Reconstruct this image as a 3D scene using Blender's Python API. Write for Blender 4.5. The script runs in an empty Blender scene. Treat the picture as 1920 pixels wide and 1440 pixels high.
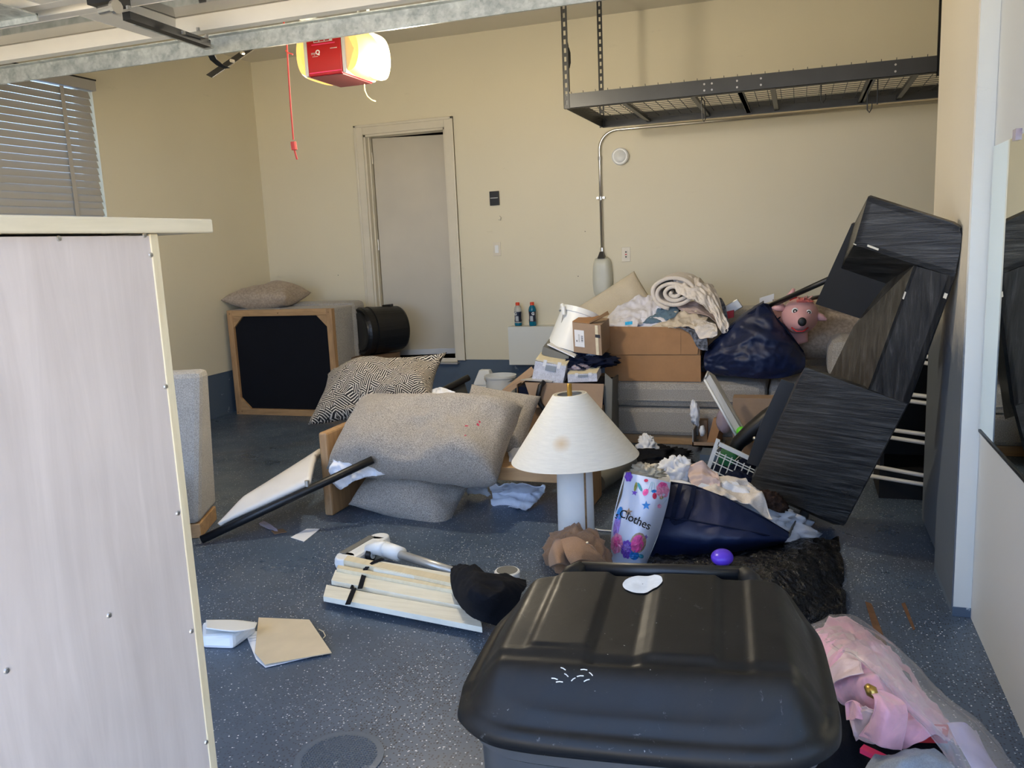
import bpy, bmesh, math, random
import numpy as np
from mathutils import Vector, Matrix, noise
random.seed(3)
S = bpy.context.scene
COL = S.collection
# ------------------------------------------------------------------ camera
FPX = 1560.23
PIT, ROL, YAW, HC = 0.1660443, -0.04455774, -0.33568492, 1.4
_f = Vector((math.sin(YAW)*math.cos(PIT), math.cos(YAW)*math.cos(PIT), -math.sin(PIT)))
_r = _f.cross(Vector((0, 0, 1))).normalized(); _u = _r.cross(_f)
RT = _r*math.cos(ROL)+_u*math.sin(ROL); UP = -_r*math.sin(ROL)+_u*math.cos(ROL); FW = _f
CAM = Vector((0, 0, HC))
cd = bpy.data.cameras.new('camera'); cam = bpy.data.objects.new('camera', cd); COL.objects.link(cam)
cd.sensor_width = 36; cd.lens = FPX/1920*36; cd.clip_start = .05
cam.matrix_world = Matrix.Translation(CAM) @ Matrix((RT, UP, -FW)).transposed().to_4x4()
S.camera = cam
def ray(x, y): return FW+RT*((x-960)/FPX)-UP*((y-720)/FPX)
def A(x, y, Y): d = ray(x, y); return CAM+d*(Y/d.y)
def F(x, y, z=0.0): d = ray(x, y); return CAM+d*((z-HC)/d.z)
def XX(x, y, X): d = ray(x, y); return CAM+d*(X/d.x)
def PL(x, y, P0, n): d = ray(x, y); return CAM+d*((P0-CAM).dot(n)/d.dot(n))
# ------------------------------------------------------------------ world / exposure
W = bpy.data.worlds.new('sky'); S.world = W; W.use_nodes = True
wn = W.node_tree; wn.nodes.clear()
wo = wn.nodes.new('ShaderNodeOutputWorld'); wb = wn.nodes.new('ShaderNodeBackground')
wt = wn.nodes.new('ShaderNodeTexSky'); wt.sky_type = 'NISHITA'; wt.sun_disc = False
wt.sun_elevation = math.radians(48); wt.sun_rotation = math.radians(20); wt.dust_density = 2.0
wmx = wn.nodes.new('ShaderNodeMix'); wmx.data_type = 'RGBA'; wmx.inputs[0].default_value = .72
wn.links.new(wt.outputs[0], wmx.inputs[6]); wmx.inputs[7].default_value = (3.6, 5.3, 9.0, 1)   # thin bright cloud over the blue
wn.links.new(wmx.outputs[2], wb.inputs[0]); wb.inputs[1].default_value = .36
wn.links.new(wb.outputs[0], wo.inputs[0])
sl = bpy.data.lights.new('sun', 'SUN'); sl.energy = 30; sl.angle = .01; sl.color = (1, .93, .80)
so_ = bpy.data.objects.new('sun', sl); COL.objects.link(so_); so_.rotation_euler = Vector((-.25, -.62, -.95)).to_track_quat('-Z', 'Y').to_euler(); so_.location = (0, 3, 8)
S.view_settings.view_transform = 'Standard'; S.view_settings.look = 'None'
S.view_settings.exposure = .76; S.view_settings.gamma = 1.0
S.view_settings.use_curve_mapping = False
S.cycles.max_bounces = 8; S.cycles.diffuse_bounces = 5; S.cycles.sample_clamp_indirect = 6
S.cycles.use_denoising = True

# ------------------------------------------------------------------ materials
def s2l(c):
    c = c/255.0
    return c/12.92 if c <= .04045 else ((c+.055)/1.055)**2.4
def rgb(r, g, b): return (s2l(r), s2l(g), s2l(b), 1)
class NT:
    def __init__(s, name):
        s.m = bpy.data.materials.new(name); s.m.use_nodes = True
        s.t = s.m.node_tree; s.n = s.t.nodes; s.b = s.n['Principled BSDF']
        s.tc = s.n.new('ShaderNodeTexCoord')
    def new(s, ty, **kw):
        n = s.n.new(ty)
        for k, v in kw.items(): setattr(n, k, v)
        return n
    def link(s, a, b): s.t.links.new(a, b)
    def noise(s, scale, detail=3, vec=None, rough=.55, dist=0):
        n = s.new('ShaderNodeTexNoise'); n.inputs['Scale'].default_value = scale; n.inputs['Detail'].default_value = detail
        n.inputs['Roughness'].default_value = rough; n.inputs['Distortion'].default_value = dist
        s.link(vec or s.tc.outputs['Object'], n.inputs['Vector']); return n
    def map(s, sc, rot=(0, 0, 0)):
        m = s.new('ShaderNodeMapping'); m.inputs['Scale'].default_value = sc; m.inputs['Rotation'].default_value = rot
        s.link(s.tc.outputs['Object'], m.inputs['Vector']); return m.outputs[0]
    def ramp(s, fac, stops):
        r = s.new('ShaderNodeValToRGB'); e = r.color_ramp.elements
        while len(e) < len(stops): e.new(.5)
        for i, (p, c) in enumerate(stops): e[i].position = p; e[i].color = c
        s.link(fac, r.inputs[0]); return r.outputs[0]
    def mix(s, fac, a, b, blend='MIX'):
        m = s.new('ShaderNodeMix', data_type='RGBA', blend_type=blend)
        for v, i in ((fac, 0), (a, 6), (b, 7)):
            if isinstance(v, (int, float, tuple)): m.inputs[i].default_value = v
            else: s.link(v, m.inputs[i])
        return m.outputs[2]
    def bump(s, h, strength=.3, dist=.01):
        b = s.new('ShaderNodeBump'); b.inputs['Strength'].default_value = strength; b.inputs['Distance'].default_value = dist
        s.link(h, b.inputs['Height']); s.link(b.outputs[0], s.b.inputs['Normal'])
    def math(s, op, a, b=0.0):
        m = s.new('ShaderNodeMath', operation=op)
        for v, i in ((a, 0), (b, 1)):
            if isinstance(v, (int, float)): m.inputs[i].default_value = v
            else: s.link(v, m.inputs[i])
        return m.outputs[0]
def bw(v): return (v, v, v, 1)
def mat(name, c, rough=.6, metal=0, var=.12, vs=6, bs=0, bst=.2, bd=.004, sheen=0, emit=None, es=0, trans=0, alpha=1):
    t = NT(name); b = t.b
    b.inputs['Roughness'].default_value = rough; b.inputs['Metallic'].default_value = metal
    if var:
        n = t.noise(vs); hi = tuple(min(1, v*(1+var)) for v in c[:3])+(1,); lo = tuple(v*(1-var) for v in c[:3])+(1,)
        t.link(t.ramp(n.outputs[0], [(.3, lo), (.7, hi)]), b.inputs['Base Color'])
    else: b.inputs['Base Color'].default_value = c
    if bs: t.bump(t.noise(bs, 4).outputs[0], bst, bd)
    if sheen: b.inputs['Sheen Weight'].default_value = sheen
    if emit: b.inputs['Emission Color'].default_value = emit; b.inputs['Emission Strength'].default_value = es
    if trans: b.inputs['Transmission Weight'].default_value = trans
    if alpha < 1: b.inputs['Alpha'].default_value = alpha
    return t.m
def fabric(name, c, scale=260, amt=.35, rough=.92, big=.1):
    t = NT(name); t.b.inputs['Roughness'].default_value = rough
    n = t.noise(scale, 2); lo = tuple(v*(1-amt) for v in c[:3])+(1,); hi = tuple(min(1, v*(1+amt)) for v in c[:3])+(1,)
    col = t.ramp(n.outputs[0], [(.35, lo), (.65, hi)])
    n2 = t.noise(5, 3)
    t.link(t.mix(1.0, col, t.ramp(n2.outputs[0], [(.3, bw(1-big)), (.7, bw(1))]), 'MULTIPLY'), t.b.inputs['Base Color'])
    t.bump(n.outputs[0], .25, .003); t.b.inputs['Sheen Weight'].default_value = .15 if c[0] > .05 else 0.0; t.b.inputs['Specular IOR Level'].default_value = .5 if c[0] > .05 else .15
    return t.m
M = {}
def wallmat(name, c):
    t = NT(name); n = t.noise(.9, 4); n2 = t.noise(60, 3)
    col = t.ramp(n.outputs[0], [(.3, tuple(v*.95 for v in c[:3])+(1,)), (.7, c)])
    # scuffs low on the wall
    sc = t.noise(3, 6, vec=t.map((1, 1, 3)), rough=.7)
    col = t.mix(t.math('MULTIPLY', t.ramp(sc.outputs[0], [(.66, bw(0)), (.75, bw(1))]), .25), col, tuple(v*.55 for v in c[:3])+(1,))
    t.link(col, t.b.inputs['Base Color']); t.b.inputs['Roughness'].default_value = .55
    t.bump(n2.outputs[0], .08, .003); return t.m
M['wall'] = wallmat('cream wall paint', (.76, .70, .53, 1))
M['wallwhite'] = wallmat('white wall paint', (.80, .80, .76, 1))
M['ceil'] = wallmat('ceiling paint', (.74, .70, .60, 1))
M['trim'] = mat('cream trim paint', (.70, .65, .53, 1), .35, var=.04)
M['leaf'] = mat('door paint', (.54, .49, .38, 1), .4, var=.05, vs=2)
def stemmat():
    t = NT('blue stem wall paint'); n = t.noise(14, 6, rough=.7); n2 = t.noise(2.5, 3)
    f = t.math('MULTIPLY', t.ramp(n.outputs[0], [(.62, bw(0)), (.66, bw(1))]), t.ramp(n2.outputs[0], [(.45, bw(0)), (.6, bw(1))]))
    t.link(t.mix(f, rgb(84, 99, 116), rgb(200, 205, 205)), t.b.inputs['Base Color'])
    t.b.inputs['Roughness'].default_value = .45; t.bump(n.outputs[0], .3, .01); return t.m
M['stem'] = stemmat()
def floormat():
    t = NT('epoxy floor'); O = t.tc.outputs['Object']
    base = t.ramp(t.noise(2.2, 5).outputs[0], [(.3, rgb(64, 79, 98)), (.7, rgb(82, 98, 118))])
    st = t.noise(1.1, 4, dist=1.0)
    base = t.mix(t.math('MULTIPLY', t.ramp(st.outputs[0], [(.58, bw(0)), (.74, bw(1))]), .45), base, rgb(82, 78, 78))
    def flecks(scale, thr, size, sel):
        v = t.new('ShaderNodeTexVoronoi', voronoi_dimensions='2D'); v.inputs['Scale'].default_value = scale; t.link(O, v.inputs['Vector'])
        a = t.math('LESS_THAN', v.outputs['Distance'], size)
        sp = t.new('ShaderNodeSeparateColor'); t.link(v.outputs['Color'], sp.inputs[0])
        return t.math('MULTIPLY', a, t.math('GREATER_THAN', sp.outputs[sel], thr))
    dens = t.ramp(t.noise(1.3, 3).outputs[0], [(.35, bw(.35)), (.6, bw(1))])
    col = t.mix(t.math('MULTIPLY', flecks(110, .60, .30, 0), dens), base, rgb(22, 26, 34))
    col = t.mix(t.math('MULTIPLY', flecks(105, .88, .23, 1), dens), col, rgb(205, 212, 222))
    col = t.mix(flecks(50, .90, .12, 2), col, rgb(225, 228, 232))
    t.link(col, t.b.inputs['Base Color']); t.b.inputs['Roughness'].default_value = .33
    t.link(t.ramp(t.noise(3, 4).outputs[0], [(.3, bw(.26)), (.7, bw(.5))]), t.b.inputs['Roughness'])
    t.bump(t.noise(220, 2).outputs[0], .12, .002); return t.m
M['floor'] = floormat()
M['drive'] = mat('driveway concrete', (.46, .39, .28, 1), .85, var=.1, vs=3)
def galv():
    t = NT('galvanised steel'); v = t.new('ShaderNodeTexVoronoi'); v.inputs['Scale'].default_value = 80; t.link(t.tc.outputs['Object'], v.inputs['Vector'])
    n = t.noise(22, 4); f = t.mix(.82, v.outputs['Color'], n.outputs[0])
    t.link(t.ramp(f, [(.3, rgb(150, 156, 152)), (.7, rgb(206, 210, 204))]), t.b.inputs['Base Color'])
    t.b.inputs['Metallic'].default_value = .35; t.b.inputs['Roughness'].default_value = .42; return t.m
M['galv'] = galv()
M['steel'] = mat('bright steel', (.62, .6, .55, 1), .28, .9, var=.05)
M['blackmetal'] = mat('black painted metal', (.012, .013, .014, 1), .42, .2, var=.2)
M['rackmetal'] = mat('dark grey rack steel', (.045, .046, .045, 1), .4, .3, var=.15)
M['doorwhite'] = mat('cream door panel', (.82, .78, .69, 1), .45, var=.03)
M['glassdark'] = mat('door window glass', (.45, .43, .38, 1), .06, .75, var=0)
M['redplastic'] = mat('red plastic', (.42, .004, .008, 1), .3, var=.05)
M['redunder'] = mat('dark red plastic', (.14, .03, .03, 1), .5, var=.05)
M['greyplastic'] = mat('grey plastic', (.55, .55, .53, 1), .45, var=.04)
M['lens'] = mat('lit opener lens', (.26, .19, .09, 1), .3, var=0, emit=(1, .52, .12, 1), es=.85)
M['lenshot'] = mat('hot lens', (1, .9, .7, 1), .3, var=0, emit=(1, .78, .40, 1), es=2.2)
M['ivorygrey'] = mat('pale grey green plastic', (.62, .62, .53, 1), .35, var=.03)
M['redcord'] = mat('red cord', (.55, .06, .05, 1), .7, var=0)
M['yellowwire'] = mat('yellow wire', (.75, .6, .2, 1), .5, var=0)
M['white'] = mat('white plastic', (.80, .82, .82, 1), .35, var=.02)
M['ivory'] = mat('ivory plastic', (.72, .66, .53, 1), .35, var=.02)
M['black'] = mat('black plastic', (.006, .0065, .008, 1), .42, var=.2)
M['mirror'] = mat('mirror glass', (.88, .93, .88, 1), .01, 1.0, var=0)
M['blind'] = mat('white blind slat', (.44, .42, .38, 1), .5, var=.03, bs=0)
def wood(name, c1, c2, sc=(2, 30, 30), rough=.5, metal=0, bst=.15):
    t = NT(name); n = t.noise(1.6, 5, vec=t.map(sc), rough=.65, dist=.6); n2 = t.noise(3, 3)
    col = t.ramp(n.outputs[0], [(.3, c1), (.68, c2)])
    t.link(t.mix(1.0, col, t.ramp(n2.outputs[0], [(.3, bw(.88)), (.7, bw(1))]), 'MULTIPLY'), t.b.inputs['Base Color'])
    t.b.inputs['Roughness'].default_value = rough; t.bump(n.outputs[0], bst, .003); return t.m
M['ply'] = wood('pale plywood back', rgb(204, 192, 182), rgb(220, 208, 198), (14, 14, 1.2), .55, bst=.05)
M['pine'] = wood('pale pine edge', rgb(216, 204, 172), rgb(230, 218, 188), (20, 2, 20), .5, bst=.1)
M['pinez'] = wood('pale pine edge upright', rgb(222, 204, 164), rgb(238, 226, 192), (20, 20, 2), .5, bst=.1)
M['slat'] = wood('whitewashed slat', rgb(222, 220, 204), rgb(240, 238, 224), (3, 30, 20), .5, bst=.08)
M['oak'] = wood('honey oak', rgb(158, 122, 84), rgb(192, 154, 110), (18, 18, 2.5), .45)
M['oakx'] = wood('honey oak rail', rgb(160, 126, 88), rgb(196, 158, 112), (2.5, 18, 18), .45)
M['darkoak'] = wood('dark oak interior', rgb(110, 82, 52), rgb(150, 116, 76), (3, 20, 20), .5)
def blackwood(name, rot, sc=(1.6, 1.6, 26)):
    t = NT(name); n = t.noise(2.4, 6, vec=t.map(sc, rot), rough=.7, dist=.5); n2 = t.noise(5, 4); n3 = t.noise(55, 3, rough=.6)
    t.link(t.ramp(n.outputs[0], [(.40, (.002, .0022, .0026, 1)), (.54, (.018, .018, .0175, 1)), (.70, (.065, .064, .061, 1))]), t.b.inputs['Base Color'])
    chips = t.ramp(n3.outputs[0], [(.74, bw(0)), (.78, bw(1))])
    t.link(t.ramp(n2.outputs[0], [(.3, bw(.26)), (.7, bw(.42))]), t.b.inputs['Roughness'])
    t.b.inputs['Specular IOR Level'].default_value = .8
    t.bump(n.outputs[0], .6, .006); return t.m
M['bwood'] = blackwood('black grained veneer', (0, math.radians(-16), 0))
M['bwoodv'] = blackwood('black grained veneer upright', (0, math.radians(-22), 0), (26, 10, 1.6))
M['heather'] = fabric('heather grey upholstery', (.32, .29, .255, 1), 230, .42)
M['heatherd'] = fabric('grey sofa upholstery', (.36, .335, .30, 1), 200, .3)
M['lightsofa'] = fabric('light grey upholstery', (.40, .38, .345, 1), 200, .25)
M['taupe'] = fabric('taupe plush', (.40, .325, .25, 1), 60, .18)
M['cream'] = fabric('cream fabric', (.62, .54, .40, 1), 300, .08)
M['sheet'] = fabric('white sheet', (.78, .80, .86, 1), 300, .04, big=.04)
M['shirt'] = fabric('white shirt', (.74, .73, .79, 1), 300, .04)
M['blanket'] = fabric('cream towel', (.74, .67, .60, 1), 350, .14)
M['beige'] = fabric('beige linen', (.62, .53, .41, 1), 300, .08)
M['pinkbeige'] = fabric('dusty pink cloth', (.47, .36, .32, 1), 300, .08)
M['denim'] = fabric('blue denim', (.10, .17, .24, 1), 300, .25)
M['navy'] = mat('navy nylon', (.006, .014, .055, 1), .5, var=.25, vs=4, bs=14, bst=.25, bd=.015)
M['navycloth'] = fabric('navy cloth', (.008, .012, .032, 1), 300, .2)
M['blackcloth'] = fabric('black cloth', (.009, .010, .014, 1), 300, .2)
M['tan'] = fabric('tan felt', (.31, .18, .10, 1), 250, .12)
M['greycloth'] = fabric('grey blue cloth', (.30, .35, .42, 1), 250, .12)
M['shade'] = NT('linen lamp shade').m
def shademat():
    t = NT('off white linen'); n = t.noise(2, 4, vec=t.map((10, 10, 110))); n2 = t.noise(120, 2)
    col = t.ramp(n.outputs[0], [(.3, rgb(218, 214, 202)), (.7, rgb(228, 224, 212))])
    # round scorch mark on the side that faces the door opening
    sep = t.new('ShaderNodeVectorMath', operation='DISTANCE'); t.link(t.tc.outputs['Object'], sep.inputs[0])
    sep.inputs[1].default_value = SCORCH
    col = t.mix(t.ramp(sep.outputs['Value'], [(.0, bw(.75)), (.045, bw(0))]), col, rgb(196, 160, 104))
    t.link(col, t.b.inputs['Base Color']); t.b.inputs['Roughness'].default_value = .85; t.bump(n2.outputs[0], .15, .002); return t.m
def cardboard(name, c):
    t = NT(name); n = t.noise(3, 5, rough=.7); n2 = t.noise(1.5, 3, vec=t.map((1, 1, 60)))
    col = t.ramp(n.outputs[0], [(.3, tuple(v*.78 for v in c[:3])+(1,)), (.6, c), (.8, tuple(v*1.12 for v in c[:3])+(1,))])
    t.link(col, t.b.inputs['Base Color']); t.b.inputs['Roughness'].default_value = .75; t.bump(n2.outputs[0], .12, .003); return t.m
M['card'] = cardboard('brown cardboard', rgb(170, 126, 84)); M['cardl'] = cardboard('pale cardboard', rgb(164, 138, 114)); M['cardd'] = cardboard('inner cardboard', rgb(132, 104, 78))
def patternmat():
    t = NT('black cushion with cream dashes'); O = t.tc.outputs['UV']
    def umap(rot):
        m = t.new('ShaderNodeMapping'); m.inputs['Rotation'].default_value = (0, 0, rot); t.link(O, m.inputs['Vector']); return m.outputs[0]
    v = t.new('ShaderNodeTexVoronoi'); v.inputs['Scale'].default_value = 30; t.link(O, v.inputs['Vector'])
    sp = t.new('ShaderNodeSeparateColor'); t.link(v.outputs['Color'], sp.inputs[0])
    U_ = t.tc.outputs['UV']
    def stripes(rot):
        w = t.new('ShaderNodeTexWave', wave_type='BANDS', bands_direction='X'); w.inputs['Scale'].default_value = 29; w.inputs['Distortion'].default_value = .8
        w.inputs['Detail'].default_value = 1; t.link(umap(rot), w.inputs['Vector']); return t.math('GREATER_THAN', w.outputs['Color'], .66)
    a = t.math('GREATER_THAN', sp.outputs[0], .5)
    m = t.mix(a, stripes(.3), stripes(1.87)); m = t.mix(t.math('GREATER_THAN', sp.outputs[1], .66), m, stripes(1.0))
    t.link(t.mix(m, (.012, .011, .011, 1), rgb(205, 196, 182)), t.b.inputs['Base Color']); t.b.inputs['Roughness'].default_value = .9; t.bump(m, .3, .003); return t.m
M['pattern'] = patternmat()
def lidmat():
    t = NT('scuffed black bin plastic'); t.b.inputs['Specular IOR Level'].default_value = .28; n = t.noise(4, 6, rough=.7, dist=.8); n2 = t.noise(30, 5, rough=.75, dist=1.2); n3 = t.noise(110, 2)
    dust = t.math('MULTIPLY', t.ramp(n.outputs[0], [(.45, bw(0)), (.75, bw(1))]), .55)
    col = t.mix(dust, (.006, .0065, .007, 1), (.026, .023, .019, 1))
    sc = t.math('MULTIPLY', t.ramp(n2.outputs[0], [(.64, bw(0)), (.72, bw(1))]), .6)
    col = t.mix(sc, col, (.16, .16, .16, 1))
    sp = t.ramp(n3.outputs[0], [(.76, bw(0)), (.79, bw(1))]); col = t.mix(t.math('MULTIPLY', sp, .8), col, (.45, .45, .43, 1))
    t.link(col, t.b.inputs['Base Color']); t.link(t.ramp(n.outputs[0], [(.3, bw(.34)), (.7, bw(.58))]), t.b.inputs['Roughness'])
    t.bump(n2.outputs[0], .08, .004); return t.m
M['lid'] = lidmat()
M['trashbag'] = mat('black plastic film', (.008, .008, .009, 1), .16, var=.1, bs=38, bst=1.0, bd=.03)
M['dbrown'] = fabric('dark brown cloth', (.035, .02, .014, 1), 200, .3)
M['brass'] = mat('brass', (.55, .36, .10, 1), .3, .9, var=.1)
M['linen_stem'] = mat('white plaster lamp body', (.70, .71, .69, 1), .6, var=.06, vs=8)
M['paper'] = mat('white paper', (.78, .79, .82, 1), .7, var=.03)
M['manila'] = mat('manila envelope', (.62, .52, .36, 1), .7, var=.06, vs=9)
def printmat():
    t = NT('printed white carton'); n = t.noise(3, 4, vec=t.map((60, 60, 200)), rough=.8)
    w = t.noise(26, 3); f = t.math('MULTIPLY', t.ramp(n.outputs[0], [(.52, bw(0)), (.58, bw(1))]), t.ramp(w.outputs[0], [(.42, bw(0)), (.5, bw(1))]))
    t.link(t.mix(f, rgb(212, 216, 230), rgb(90, 92, 110)), t.b.inputs['Base Color']); t.b.inputs['Roughness'].default_value = .6; return t.m
M['print'] = printmat()
M['tulle'] = mat('pink tulle', (.80, .42, .52, 1), .6, var=.18, vs=9, bs=12, bst=.5, bd=.02, sheen=.4)
M['tullepale'] = mat('pale pink satin', (.80, .60, .62, 1), .45, var=.12, vs=5, bs=10, bst=.5, bd=.02)
M['film'] = mat('frosted plastic film', (.85, .80, .84, 1), .25, var=0, trans=.5, alpha=.42)
M['lilac'] = mat('lilac film', (.62, .55, .80, 1), .3, var=.1, alpha=.75)
M['pinkrubber'] = mat('pink rubber', (.66, .36, .36, 1), .38, var=.05)
M['redpaint'] = mat('red', (.55, .02, .03, 1), .5, var=.05)
M['green'] = mat('lime green', (.12, .62, .03, 1), .4, var=.03); M['dgreen'] = mat('dark green', (.01, .13, .05, 1), .5, var=.05)
M['purple'] = mat('purple', (.12, .05, .72, 1), .3, var=.05); M['hotpink'] = mat('hot pink', (.85, .05, .18, 1), .4, var=.05)
M['silver'] = mat('brushed silver', (.50, .49, .46, 1), .35, .5, var=.05)
M['bottlegl'] = mat('clear bottle plastic', (.72, .72, .66, 1), .12, var=0, trans=.4)
M['bluedrink'] = mat('blue drink', (.0, .13, .22, 1), .15, var=0); M['orange'] = mat('orange cap', (.75, .07, .02, 1), .4, var=0)
M['label'] = mat('dark bottle label', (.03, .04, .07, 1), .3, .3, var=.3, vs=30)
M['bin'] = mat('dark bin side', (.05, .055, .06, 1), .35, var=.15, bs=0)
M['rust'] = mat('rust stain', rgb(104, 74, 50), .7, var=.25, vs=20)
M['sticker'] = mat('worn white sticker', (.72, .73, .72, 1), .6, var=.15, vs=30)
M['whiterod'] = mat('white tube', (.62, .63, .65, 1), .35, var=.03)
M['darkvoid'] = mat('near black', (.004, .004, .005, 1), .7, var=0)
M['cleartub'] = mat('cloudy clear plastic', (.5, .42, .5, 1), .15, var=.1, alpha=.6)
M['ink'] = mat('black ink', (.008, .008, .01, 1), .5, var=0)
M['greyboard'] = mat('grey binder board', (.16, .16, .145, 1), .6, var=.06)
M['plaid'] = fabric('grey plaid cloth', (.13, .14, .17, 1), 40, .7)
M['lightpaint'] = wallmat('white board', (.74, .75, .70, 1))
def piermat():
    t = NT('pier side cream above blue grey'); n = t.noise(9, 5, rough=.7); sp = t.new('ShaderNodeSeparateXYZ'); t.link(t.tc.outputs['Object'], sp.inputs[0])
    h = t.math('ADD', sp.outputs[2], t.math('MULTIPLY', n.outputs[0], .35))  # blends from blue grey low down to cream higher up, ragged edge
    t.link(t.mix(t.ramp(h, [(.0, bw(0)), (1.0, bw(1))]) if False else t.math('SMOOTH_MIN', t.math('MAXIMUM', t.math('MULTIPLY', t.math('SUBTRACT', h, 1.05), 3.0), 0.0), 1.0), rgb(92, 100, 110), (.68, .62, .50, 1)), t.b.inputs['Base Color'])
    t.b.inputs['Roughness'].default_value = .5; t.bump(n.outputs[0], .25, .006); return t.m
M['pierside'] = piermat()
M['nearwall'] = wallmat('cool white board', (.60, .62, .62, 1))
M['pierdark'] = wallmat('scuffed grey wall paint', (.60, .58, .53, 1))
# ------------------------------------------------------------------ mesh helpers
WPOS = {}
class B:
    def __init__(s): s.v = []; s.f = []
    def add(s, vs, fs):
        o = len(s.v); s.v += [Vector(v) for v in vs]; s.f += [tuple(o+i for i in f) for f in fs]; return s
    def para(s, o, a, b, c):
        o, a, b, c = map(Vector, (o, a, b, c)); p = [o, o+a, o+a+b, o+b, o+c, o+a+c, o+a+b+c, o+b+c]
        return s.hexa(p)
    def hexa(s, p):
        p = [Vector(q) for q in p]
        fs = [(0, 3, 2, 1), (4, 5, 6, 7), (0, 1, 5, 4), (1, 2, 6, 5), (2, 3, 7, 6), (3, 0, 4, 7)]
        if (p[1]-p[0]).cross(p[3]-p[0]).dot(p[4]-p[0]) < 0: fs = [f[::-1] for f in fs]
        return s.add(p, fs)
    def box(s, x0, x1, y0, y1, z0, z1): return s.para((x0, y0, z0), (x1-x0, 0, 0), (0, y1-y0, 0), (0, 0, z1-z0))
    def plate(s, q, n):      # quad extruded by vector n
        q = [Vector(p) for p in q]; n = Vector(n); return s.hexa(q+[p+n for p in q])
    def ext(s, pts, n):
        pts = [Vector(p) for p in pts]; n = Vector(n); k = len(pts)
        fs = [tuple(range(k))[::-1], tuple(range(k, 2*k))]+[(i, (i+1) % k, k+(i+1) % k, k+i) for i in range(k)]
        nn = sum(((pts[i]-pts[0]).cross(pts[i+1]-pts[0]) for i in range(1, k-1)), Vector())
        if nn.dot(n) < 0: fs = [f[::-1] for f in fs]
        return s.add(pts+[p+n for p in pts], fs)
    def tube(s, path, r, n=8, cap=True, closed=False):
        path = [Vector(p) for p in path]; k = len(path); rr = r if isinstance(r, (list, tuple)) else [r]*k
        vs = []; prev = None
        for i, p in enumerate(path):
            if closed: t = path[(i+1) % k]-path[i-1]
            else: t = path[min(i+1, k-1)]-path[max(i-1, 0)]
            t.normalize()
            if prev is None: a = t.orthogonal().normalized()
            else:
                a = prev-t*prev.dot(t)
                a = a.normalized() if a.length > 1e-6 else t.orthogonal().normalized()
            prev = a; b = t.cross(a)
            vs += [p+(a*math.cos(2*math.pi*j/n)+b*math.sin(2*math.pi*j/n))*rr[i] for j in range(n)]
        fs = []
        for i in range(k if closed else k-1):
            i2 = (i+1) % k
            for j in range(n): fs.append((i*n+j, i*n+(j+1) % n, i2*n+(j+1) % n, i2*n+j))
        if cap and not closed: fs += [tuple(range(n))[::-1], tuple(range((k-1)*n, k*n))]
        return s.add(vs, fs)
    def lathe(s, prof, o, ax=(0, 0, 1), n=32, capb=True, capt=True):
        o = Vector(o); ax = Vector(ax).normalized(); a = ax.orthogonal().normalized() if abs(ax.z) < .99 else Vector((1, 0, 0)); b = ax.cross(a)
        a = b.cross(ax)
        vs = [o+ax*h+(a*math.cos(2*math.pi*j/n)+b*math.sin(2*math.pi*j/n))*r for r, h in prof for j in range(n)]
        fs = [(i*n+j, i*n+(j+1) % n, (i+1)*n+(j+1) % n, (i+1)*n+j) for i in range(len(prof)-1) for j in range(n)]
        k = len(prof)
        if capb: fs.append(tuple(range(n))[::-1])
        if capt: fs.append(tuple(range((k-1)*n, k*n)))
        return s.add(vs, fs)
    def grid(s, fn, nu, nv, wrapu=False):
        vs = [fn(i/(nu if wrapu else nu-1), j/(nv-1)) for j in range(nv) for i in range(nu)]
        fs = [(j*nu+i, j*nu+(i+1) % nu, (j+1)*nu+(i+1) % nu, (j+1)*nu+i) for j in range(nv-1) for i in range(nu if wrapu else nu-1)]
        return s.add(vs, fs)
    def obj(s, name, m, parent=None, smooth=False, bevel=0, solid=0, sub=0, label=None, **kw):
        me = bpy.data.meshes.new(name)
        if parent is not None: org = WPOS[parent.name]
        else:
            lo = [min(v[i] for v in s.v) for i in range(3)]; hi = [max(v[i] for v in s.v) for i in range(3)]
            org = Vector(((lo[0]+hi[0])/2, (lo[1]+hi[1])/2, lo[2]))
        me.from_pydata([v-org for v in s.v], [], s.f); me.validate()
        me.materials.append(M[m] if isinstance(m, str) else m)
        if smooth:
            for p in me.polygons: p.use_smooth = True
        o = bpy.data.objects.new(name, me); COL.objects.link(o)
        if parent is not None: o.parent = parent
        else: o.location = org
        WPOS[o.name] = org
        if bevel:
            b = o.modifiers.new('b', 'BEVEL'); b.width = bevel; b.segments = 2; b.limit_method = 'ANGLE'; b.angle_limit = math.radians(40)
        if solid: d = o.modifiers.new('s', 'SOLIDIFY'); d.thickness = solid; d.offset = 0
        if sub: d = o.modifiers.new('u', 'SUBSURF'); d.levels = sub; d.render_levels = sub
        if label: o['label'] = label
        for k, v in kw.items(): o[k] = v
        return o
def smoothall(o, ang=40):
    me = o.data
    for p in me.polygons: p.use_smooth = True
    bm = bmesh.new(); bm.from_mesh(me)
    for e in bm.edges:
        if len(e.link_faces) == 2 and e.calc_face_angle(0) > math.radians(ang): e.smooth = False
    bm.to_mesh(me); bm.free(); return o
def thing(name, label, cat, loc, group=None, kind=None):
    o = bpy.data.objects.new(name, None); COL.objects.link(o); o.location = loc; o.empty_display_size = .1
    o['label'] = label; o['category'] = cat
    if group: o['group'] = group
    if kind: o['kind'] = kind
    WPOS[o.name] = Vector(loc); return o
def tag(o, label, cat, group=None, kind=None):
    o['label'] = label; o['category'] = cat
    if group: o['group'] = group
    if kind: o['kind'] = kind
    return o
def struct(o): o['kind'] = 'structure'; return o
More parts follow.
